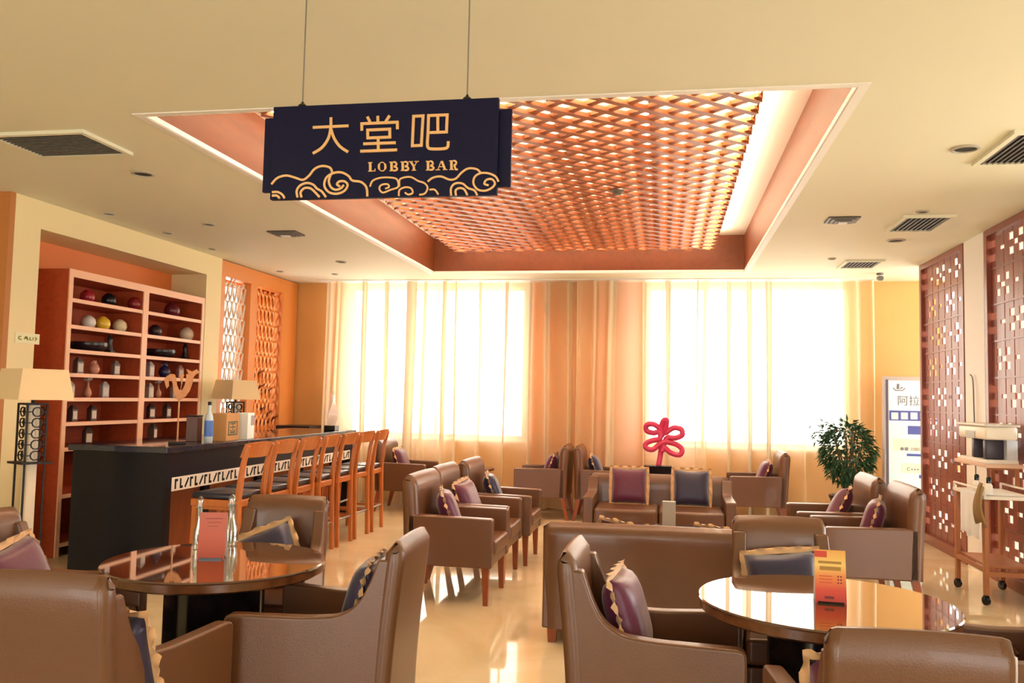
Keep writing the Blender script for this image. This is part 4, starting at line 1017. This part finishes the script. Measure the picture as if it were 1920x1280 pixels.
obj('block', mbox(-0.02, 0.09, -0.03, 0.03, 0, 0.21, bev=0.004), mat('grey_card', rgb(170, 160, 150), 0.4), t)
obj('clear_sheet', mbox(-0.075, -0.07, -0.04, 0.04, 0, 0.17), M_carafe, t); obj('foot', mbox(-0.09, 0.1, -0.045, 0.045, 0, 0.008), M_black, t)
# glass carafes beside the orange card
def carafe(px_, py_, label, s=1.0):
    q = PZ(px_, py_, 0.71)
    t = thing('glass_carafe', label, 'carafe', (q.x, q.y, 0.71))
    obj('carafe_body', lathe(bmesh.new(), [(0, 0.004), (0.034*s, 0.0), (0.038*s, 0.03), (0.036*s, 0.09), (0.018*s, 0.14), (0.016*s, 0.19), (0.022*s, 0.215), (0.018*s, 0.215), (0.013*s, 0.19), (0.015*s, 0.14), (0.032*s, 0.09), (0.034*s, 0.03), (0, 0.012)], 20), M_carafe, t, 60)
    obj('stopper', lathe(bmesh.new(), [(0, 0.2), (0.014*s, 0.2), (0.016*s, 0.22), (0.02*s, 0.24), (0.012*s, 0.26), (0, 0.265)], 16), M_carafe, t, 60)
carafe(432, 1024, 'clear glass carafe behind the orange menu card, chair side'); carafe(372, 1030, 'clear glass carafe behind the orange menu card, lamp side', 0.8)

# pink knot sculpture -------------------------------------------
q = Vector((-0.07, 10.86, 0.60)); k_s = (q-CP).length/FPX
t = thing('knot_sculpture', 'glossy pink looping knot sculpture on a black block', 'sculpture', q)
def kp(lst): return [((a-1232)*k_s, 0.012*math.sin(i*1.3), 0.10-(b-866)*k_s) for i, (a, b) in enumerate(lst)]
M_pink = mat('glossy_pink_resin', rgb(205, 50, 95), 0.22)
path = [(1230, 868), (1233, 850), (1237, 832), (1252, 843), (1268, 846), (1272, 836), (1262, 828), (1245, 824), (1234, 826), (1220, 838), (1208, 836), (1207, 828), (1218, 822), (1232, 818), (1231, 806), (1220, 808), (1208, 804), (1208, 794), (1220, 792), (1232, 800), (1236, 812), (1234, 800), (1238, 786), (1244, 784), (1243, 795), (1240, 808), (1256, 798), (1270, 800), (1272, 810), (1260, 816), (1246, 816), (1240, 826), (1236, 842)]
obj('knot_loop', tube(bmesh.new(), catmull(kp(path), 5), 0.033, 12), M_pink, t, 180)
obj('block', mbox(-0.19, 0.15, -0.10, 0.10, 0, 0.095, bev=0.006), M_black, t)

# ------------------------------------------------------------------ floor lamps
def floor_lamp(x, y, rz, label):
    t = thing('floor_lamp', label, 'floor lamp', (x, y, 0), rz)
    z0, z1, a0, a1 = 1.41, 1.635, 0.20, 0.165
    bm = bmesh.new(); A = []; 
    for (a, z) in ((a0, z0), (a1, z1), (a1-0.006, z1), (a0-0.006, z0)):
        A.append([bm.verts.new((sx*a, sy*a, z)) for sx, sy in ((-1, -1), (1, -1), (1, 1), (-1, 1))])
    for i in range(4):
        for k in range(4): bm.faces.new((A[i][k], A[i][(k+1) % 4], A[(i+1) % 4][(k+1) % 4], A[(i+1) % 4][k]))
    bmesh.ops.recalc_face_normals(bm, faces=bm.faces[:])
    obj('lamp_shade', bm, M_shade, t)
    obj('shade_spider', boxes([(-a0*0.95, a0*0.95, -0.004, 0.004, z0+0.03, z0+0.04), (-0.004, 0.004, -a0*0.95, a0*0.95, z0+0.03, z0+0.04)]), M_iron, t)
    obj('bulb', lathe(bmesh.new(), [(0, 1.44), (0.02, 1.44), (0.03, 1.49), (0.022, 1.53), (0, 1.54)], 14), M_white, t, 60)
    obj('neck', tube(bmesh.new(), [(0, 0, 1.38), (0, 0, 1.44)], 0.012, 8), M_iron, t)
    # iron fretwork column
    bm = bmesh.new(); c = 0.07
    for sx in (-1, 1):
        for sy in (-1, 1): box(bm, sx*c-0.006, sx*c+0.006, sy*c-0.006, sy*c+0.006, 0.05, 1.38)
    for z in (0.05, 0.94, 1.37):
        for s in (-1, 1): box(bm, -c, c, s*c-0.006, s*c+0.006, z, z+0.014); box(bm, s*c-0.006, s*c+0.006, -c, c, z, z+0.014)
    obj('column_frame', bm, M_iron, t)
    bm = bmesh.new()
    for i in range(5):
        z = 1.0+i*0.08
        for s in (-1, 1):
            for ax in (lambda a, b, t_: (a, t_, b), lambda a, b, t_: (t_, a, b)):
                n = 10; ribbon(bm, [(0.034*math.cos(2*math.pi*k/n), z+0.034*math.sin(2*math.pi*k/n)) for k in range(n)], 0.008, s*c-0.004, s*c+0.004, True, ax)
                ribbon(bm, [(-c, z), (-0.034, z)], 0.007, s*c-0.004, s*c+0.004, False, ax); ribbon(bm, [(0.034, z), (c, z)], 0.007, s*c-0.004, s*c+0.004, False, ax)
    obj('fretwork', bm, M_iron, t)
    obj('marble_core', mbox(-0.035, 0.035, -0.035, 0.035, 0.05, 1.38), mat('ivory_core', rgb(225, 212, 190), 0.5), t)
    obj('ledge', mbox(-0.11, 0.11, -0.11, 0.11, 0.94, 0.955), M_iron, t)
    obj('base', mbox(-0.13, 0.13, -0.13, 0.13, 0, 0.05, bev=0.006), M_iron, t)
q = PX(70, 728, -5.0)
floor_lamp(-4.62, 5.62, R_(-25), 'square-shaded floor lamp with iron fretwork column in front of the cream pillar')
floor_lamp(-5.00, 9.36, R_(-25), 'square-shaded floor lamp behind the bar, beside the wine rack')

# ------------------------------------------------------------------ potted plant and light box
t = thing('potted_plant', 'bushy dark green potted plant by the curtain and light box', 'plant', (2.13, 10.75, 0))
obj('pot', lathe(bmesh.new(), [(0, 0), (0.15, 0), (0.2, 0.38), (0.215, 0.4), (0.215, 0.43), (0.19, 0.43), (0.18, 0.38), (0, 0.38)], 28), mat('dark_glazed_pot', rgb(60, 42, 36), 0.3), t, 40)
obj('soil', lathe(bmesh.new(), [(0, 0.385), (0.182, 0.385), (0.18, 0.38), (0, 0.38)], 24), mat('soil', rgb(60, 44, 32), 0.9), t)
bm = bmesh.new(); rnd = random.Random(3); stems = []
for k in range(7):
    a = rnd.uniform(0, 6.28); r = rnd.uniform(0.05, 0.2); top = Vector((r*math.cos(a), r*math.sin(a), rnd.uniform(0.95, 1.3)))
    pts = [(0.04*math.cos(a), 0.04*math.sin(a), 0.38), (top.x*0.5, top.y*0.5, 0.75), tuple(top)]; tube(bm, catmull(pts, 4), 0.012, 6)
obj('stem', bm, mat('plant_stem', rgb(96, 84, 50), 0.7), t)
bm = bmesh.new()
def leaf(c, d, L_, wd):
    d = d.normalized(); sd = d.cross(Vector((0, 0, 1)));
    if sd.length < 0.05: sd = Vector((1, 0, 0))
    sd.normalize(); up = sd.cross(d)
    P0 = c; P1 = c+d*L_*0.4+sd*wd+up*0.01; P2 = c+d*L_*0.4-sd*wd+up*0.01; P3 = c+d*L_-up*L_*0.22; Pm = c+d*L_*0.45-up*0.004
    v = [bm.verts.new(p) for p in (P0, P1, P3, P2, Pm)]
    bm.faces.new((v[0], v[1], v[4])); bm.faces.new((v[1], v[2], v[4])); bm.faces.new((v[2], v[3], v[4])); bm.faces.new((v[3], v[0], v[4]))
for k in range(1150):
    th_ = rnd.uniform(0, 6.283); ph = math.acos(rnd.uniform(-1, 1)); rr = rnd.uniform(0.55, 1.0)**0.5
    c = Vector((0.29*rr*math.sin(ph)*math.cos(th_), 0.29*rr*math.sin(ph)*math.sin(th_), 0.93+0.37*rr*math.cos(ph)))
    d = Vector((math.cos(th_)*math.sin(ph), math.sin(th_)*math.sin(ph), math.cos(ph)*0.5-0.25+rnd.uniform(-.4, .4)))
    leaf(c, d, rnd.uniform(0.06, 0.12), rnd.uniform(0.014, 0.026))
for k in range(70):   # sprays leaving the crown
    a = rnd.choice([math.pi*1.02, 1.2, 2.4, 4.5]); u = rnd.uniform(0.5, 1.15)
    c = Vector((math.cos(a)*0.36*u+rnd.gauss(0, .03), math.sin(a)*0.3*u+rnd.gauss(0, .03), 1.12+0.18*u*(1.1-u)+rnd.gauss(0, .06)))
    leaf(c, Vector((math.cos(a)+rnd.gauss(0, .5), math.sin(a)+rnd.gauss(0, .5), rnd.gauss(0, .5))), rnd.uniform(.06, .1), .018)
o = obj('foliage', bm, mat('deep_green_leaf', rgb(48, 92, 56), 0.4, noise=0.4, nscale=14), t); o['kind'] = 'stuff'; o['label'] = 'dense dark green leaves'

lx0, lx1 = PY(1655, 800, 11.1).x, 3.42
t = thing('light_box', 'white poster light box with blue lettering beside the plant', 'light box', ((lx0+lx1)/2, 11.1, 0)); hw = (lx1-lx0)/2; zt_ = PY(1655, 705, 11.05).z
obj('casing', mbox(-hw, hw, -0.05, 0.06, 0.0, zt_, bev=0.01), mat('pale_metal_case', rgb(188, 176, 172), 0.35, metal=0.3), t)
obj('inner_frame', boxes([(-hw+0.03, -hw+0.055, -0.056, -0.05, 0.1, zt_-0.04), (hw-0.055, hw-0.03, -0.056, -0.05, 0.1, zt_-0.04)]), mat('dark_gasket', rgb(90, 80, 100), 0.5), t)
post = obj('poster', mbox(-hw+0.055, hw-0.055, -0.054, -0.05, 0.1, zt_-0.05), printmat('pale_poster_print', [(0, (226, 238, 240)), (0.35, (205, 232, 236)), (0.55, (226, 240, 232)), (0.8, (238, 242, 244)), (1, (240, 242, 246))]), t)
M_blue = mat('poster_blue', rgb(74, 84, 160), 0.5); M_gr = mat('poster_grey_text', rgb(120, 120, 132), 0.5); M_cr = mat('poster_cream', rgb(240, 226, 200), 0.5)
def lp(px_, py_): q = PY(px_, py_, 11.05); return (q.x-(lx0+lx1)/2, q.z)
def patch(name, x0, y0, x1, y1, m, z=0):
    a = lp(x0, y0); b = lp(x1, y1); return obj(name, mbox(min(a[0], b[0]), max(a[0], b[0]), -0.056-z, -0.054-z+0.0005, min(a[1], b[1]), max(a[1], b[1])), m, post)
bl = patch('blue_banner', 1667, 769, 1760, 790, M_blue)
for k in range(5): patch('white_glyph', 1671+k*18, 773, 1684+k*18, 786, M_card, 0.001)
patch('blue_block', 1702, 798, 1740, 815, M_blue); patch('blue_bar', 1700, 850, 1740, 856, M_blue); patch('cream_panel', 1675, 822, 1740, 846, M_cr); patch('cream_panel', 1690, 868, 1740, 888, M_cr); patch('blue_mark', 1723, 890, 1740, 897, M_blue)
def text(body, px_, py_, size, m, par=post, z=-0.0565):
    cu = bpy.data.curves.new('text', 'FONT'); cu.body = body; cu.size = size; cu.extrude = 0.0006
    o = bpy.data.objects.new('tmp', cu); COL.objects.link(o); dg = bpy.context.evaluated_depsgraph_get(); dg.update()
    me = bpy.data.meshes.new_from_object(o.evaluated_get(dg)); bpy.data.objects.remove(o)
    me.materials.clear(); me.materials.append(m)
    for v in me.vertices: v.co = Vector((v.co.x, -v.co.z, v.co.y))
    ob = bpy.data.objects.new('lettering', me); COL.objects.link(ob); ob.parent = par
    a = lp(px_, py_); ob.location = (a[0], z, a[1]); return ob
text('阿拉善', 1682, 758, 0.13, M_gr); text('●■ 1080.12', 1687, 844, 0.055, M_gr, z=-0.0575); text('C▪▪▪', 1700, 882, 0.06, M_gr, z=-0.0575)
bm = bmesh.new(); a = lp(1684, 727)
ribbon(bm, [(a[0]-0.06, a[1]), (a[0]-0.03, a[1]-0.03), (a[0]+0.05, a[1]-0.03), (a[0]+0.08, a[1]+0.0)], 0.012, -0.056, -0.054)
ribbon(bm, [(a[0]-0.005, a[1]-0.015), (a[0]+0.0, a[1]+0.05)], 0.03, -0.056, -0.054); ribbon(bm, [(a[0]+0.02, a[1]-0.01), (a[0]+0.05, a[1]+0.01)], 0.016, -0.056, -0.054)
obj('emblem', bm, M_gr, post)

# ------------------------------------------------------------------ carved mahogany screens
seg_me = unit_mesh('bar_segment', M_mah)
def screen(label, ya, yb, skip=None):
    t = thing('carved_screen', label, 'screen', (XR+0.03, ya, 0)); Wd = yb-ya; fr = 0.07; zb, zt = 0.06, H-0.03
    obj('post', mbox(-0.045, 0.045, 0, fr, 0.0, H-0.002, bev=0.004), M_mah, t); obj('post', mbox(-0.045, 0.045, Wd-fr, Wd, 0.0, H-0.002, bev=0.004), M_mah, t)
    obj('rail', mbox(-0.045, 0.045, fr, Wd-fr, 0, 0.10), M_mah, t); obj('rail', mbox(-0.045, 0.045, fr, Wd-fr, zt-0.03, H-0.002), M_mah, t)
    inn = Wd-2*fr; nc = max(3, round(inn/0.10)); p = inn/nc; rowh = 0.325; z00 = 0.30
    for c in range(nc):
        y = fr+p*(c+0.5); gaps = []; r = 0; z = z00
        while z < zt-0.1:
            ph = (c-(0 if r % 2 == 0 else 3)) % 6
            if ph in (0, 2): gaps += [(z-0.095, z-0.03), (z+0.03, z+0.095)]
            elif ph == 1: gaps.append((z-0.022, z+0.022))
            elif ph == 4: gaps.append((z-0.018, z+0.018))
            z += rowh; r += 1
        cur = 0.10; gaps.sort()
        for a, b in gaps+[(zt-0.03, zt)]:
            if a > cur+0.005:
                inst('bar_segment', seg_me, t, (0, y, (cur+a)/2), (0, 0, 0), (0.012 if c % 2 else 0.018, p*0.90, a-cur))
            cur = b
    z = z00+rowh/2
    while z < zt-0.05:
        obj('cross_rail', mbox(-0.016, -0.008, fr, Wd-fr, z-0.008, z+0.008), M_mah, t); z += rowh
    return t
screen('tall mahogany carved screen between the light box and the white column', 8.90, 10.36)
screen('tall mahogany carved screen beside the wooden trolley', 6.30, 8.34)
o = obj('wall_cable', tube(bmesh.new(), catmull([tuple(PX(a, b, 2.82)) for a, b in ((1819, 702), (1824, 712), (1826, 760), (1828, 830), (1830, 905))], 4), 0.006, 6), mat('grey_cable', rgb(120, 116, 120), 0.5)); tag(o, 'thin grey cable running down the white column', 'cable')

# ------------------------------------------------------------------ wooden trolley and dispenser by the screens
M_trol = mat('trolley_beech', rgb(178, 112, 66), 0.4, noise=0.15, nscale=6)
t = thing('serving_trolley', 'wooden serving trolley on black casters draped with white cloth', 'trolley', (2.58, 7.46, 0))
for sx in (-1, 1):
    for sy in (-1, 1):
        x, y = sx*0.17, sy*0.32
        g = obj('leg', prism(bmesh.new(), rpoly([(y-0.028, 0.075), (y+0.022, 0.075), (y+0.026, 0.45), (y+0.032, 0.62), (y+0.02, 0.80), (y-0.03, 0.80), (y-0.034, 0.60), (y-0.026, 0.42)], 0.02, 3), x-0.016, x+0.016, 'yz', 0.004), M_trol, t, 40)
        cst = obj('caster', lathe(bmesh.new(), [(0, -0.014), (0.034, -0.014), (0.036, -0.008), (0.036, 0.008), (0.034, 0.014), (0, 0.014)], 18), M_black, t, 40); cst.rotation_euler = (0, R_(90), R_(20)); cst.location = (x, y, 0.037)
        obj('caster_fork', mbox(x-0.018, x+0.018, y-0.012, y+0.012, 0.04, 0.078), M_iron, t)
for sy in (-1, 1):
    obj('cross_bar', mbox(-0.155, 0.155, sy*0.32-0.018, sy*0.32+0.018, 0.22, 0.255), M_trol, t)
for sx in (-1, 1): obj('side_bar', mbox(sx*0.17-0.014, sx*0.17+0.014, -0.30, 0.30, 0.245, 0.28), M_trol, t)
obj('lower_shelf', mbox(-0.15, 0.15, -0.30, 0.30, 0.28, 0.297), M_trol, t)
obj('upper_shelf', mbox(-0.19, 0.19, -0.36, 0.36, 0.80, 0.825, bev=0.004), M_white, t)
for sx in (-1, 1): obj('gallery_rail', tube(bmesh.new(), [(sx*0.18, -0.35, 0.825), (sx*0.18, -0.35, 0.87), (sx*0.18, 0.35, 0.87), (sx*0.18, 0.35, 0.825)], 0.009, 8), M_white, t, 60)
bm = bmesh.new(); n = 16
G = [[bm.verts.new((-0.196-0.008*math.sin(i*1.3+1)*(j/5.0), -0.31+0.46*i/n, 0.828-0.34*j/5-0.015*math.sin(i*0.8)*(j/5.0))) for i in range(n+1)] for j in range(6)]
T = [bm.verts.new((0.1, -0.31+0.46*i/n, 0.829)) for i in range(n+1)]
for j in range(5):
    for i in range(n): bm.faces.new((G[j][i], G[j][i+1], G[j+1][i+1], G[j+1][i]))
for i in range(n): bm.faces.new((T[i], T[i+1], G[0][i+1], G[0][i]))
o = obj('white_cloth', bm, mat('white_linen', rgb(236, 240, 242), 0.8), None, 60); o.location = (2.58, 7.46, 0); tag(o, 'white linen cloth hanging over the wooden trolley', 'cloth')
bm = bmesh.new(); G = []
for j in range(9):
    u = j/8; a = -0.05+u*0.30; row = []
    for i in range(9):
        v = -1+2*i/8; x = -0.20-0.03*u*(1-u)*4; row.append(bm.verts.new((x-0.012-0.016*math.cos(v*5)*u, -0.36+v*(0.05+0.06*u)+0.015*math.sin(v*6), 0.90-0.30*u+0.03*(1-v*v))))
    G.append(row)
for j in range(8):
    for i in range(8): bm.faces.new((G[j][i], G[j][i+1], G[j+1][i+1], G[j+1][i]))
o = obj('hand_towel', bm, mat('olive_towel', rgb(150, 122, 78), 0.9), None, 180); o.location = (2.58, 7.46, 0); tag(o, 'olive brown towel hanging from the trolley corner', 'towel')
sol = o.modifiers.new('thick', 'SOLIDIFY'); sol.thickness = 0.012
for i, (y_, lab) in enumerate(((-0.26, 'small black topped bottle on the trolley corner near the towel'), (0.0, 'small black topped bottle in the middle of the trolley'))):
    b = thing('spray_bottle', lab, 'bottle', (2.46, 7.46+y_, 0.83))
    obj('bottle_body', lathe(bmesh.new(), [(0, 0), (0.026, 0), (0.028, 0.01), (0.027, 0.07), (0.012, 0.09), (0, 0.09)], 14), M_white, b, 50); obj('cap', lathe(bmesh.new(), [(0.018, 0.088), (0.019, 0.125), (0.01, 0.135), (0, 0.135)], 12), M_black, b, 50)
q0, q1 = PX(1848, 862, 2.80), PX(1912, 790, 2.80)
dy0, dy1 = min(q0.y, q1.y), max(q0.y, q1.y); dz0 = PX(1880, 868, 2.74).z; dz1 = PX(1880, 795, 2.74).z
t = thing('wall_shelf', 'pale shelf bracketed to the carved screen above the trolley', 'shelf', (2.69, (dy0+dy1)/2, dz0)); hw = (dy1-dy0)/2
obj('board', mbox(-0.15, 0.14, -hw, hw, -0.03, 0, bev=0.004), mat('pale_shelf_wood', rgb(225, 190, 165), 0.4), t)
for s in (-1, 1): obj('bracket', boxes([(-0.1, 0.14, s*hw*0.7-0.012, s*hw*0.7+0.012, -0.05, -0.03), (0.11, 0.14, s*hw*0.7-0.012, s*hw*0.7+0.012, -0.2, -0.05)]), M_trol, t)
t = thing('drink_dispenser', 'white drink dispenser with dark side columns on the wall shelf', 'dispenser', (2.69, (dy0+dy1)/2, dz0)); hh = dz1-dz0
obj('base', mbox(-0.12, 0.12, -hw*0.85, hw*0.85, 0, 0.03, bev=0.004), M_white, t)
obj('rear_housing', mbox(0.04, 0.12, -hw*0.8, hw*0.8, 0.03, hh*0.6), mat('pale_blue_plastic', rgb(205, 214, 224), 0.35), t)
for yv in (-0.55, 0.15): obj('column', mbox(-0.10, 0.04, hw*yv-0.035, hw*yv+0.035, 0.03, hh*0.6, bev=0.012), mat('dark_plastic', rgb(62, 58, 72), 0.35), t, 50)
obj('head', mbox(-0.13, 0.12, -hw*0.85, hw*0.85, hh*0.6, hh*0.94, bev=0.02), mat('cream_plastic', rgb(246, 240, 222), 0.35), t, 50)
obj('display', mbox(-0.134, -0.13, -hw*0.25, hw*0.35, hh*0.62, hh*0.80), mat('olive_display', rgb(150, 144, 110), 0.3), t)
obj('lid', mbox(-0.14, 0.13, -hw*0.9, hw*0.9, hh*0.94, hh, bev=0.006), M_white, t)
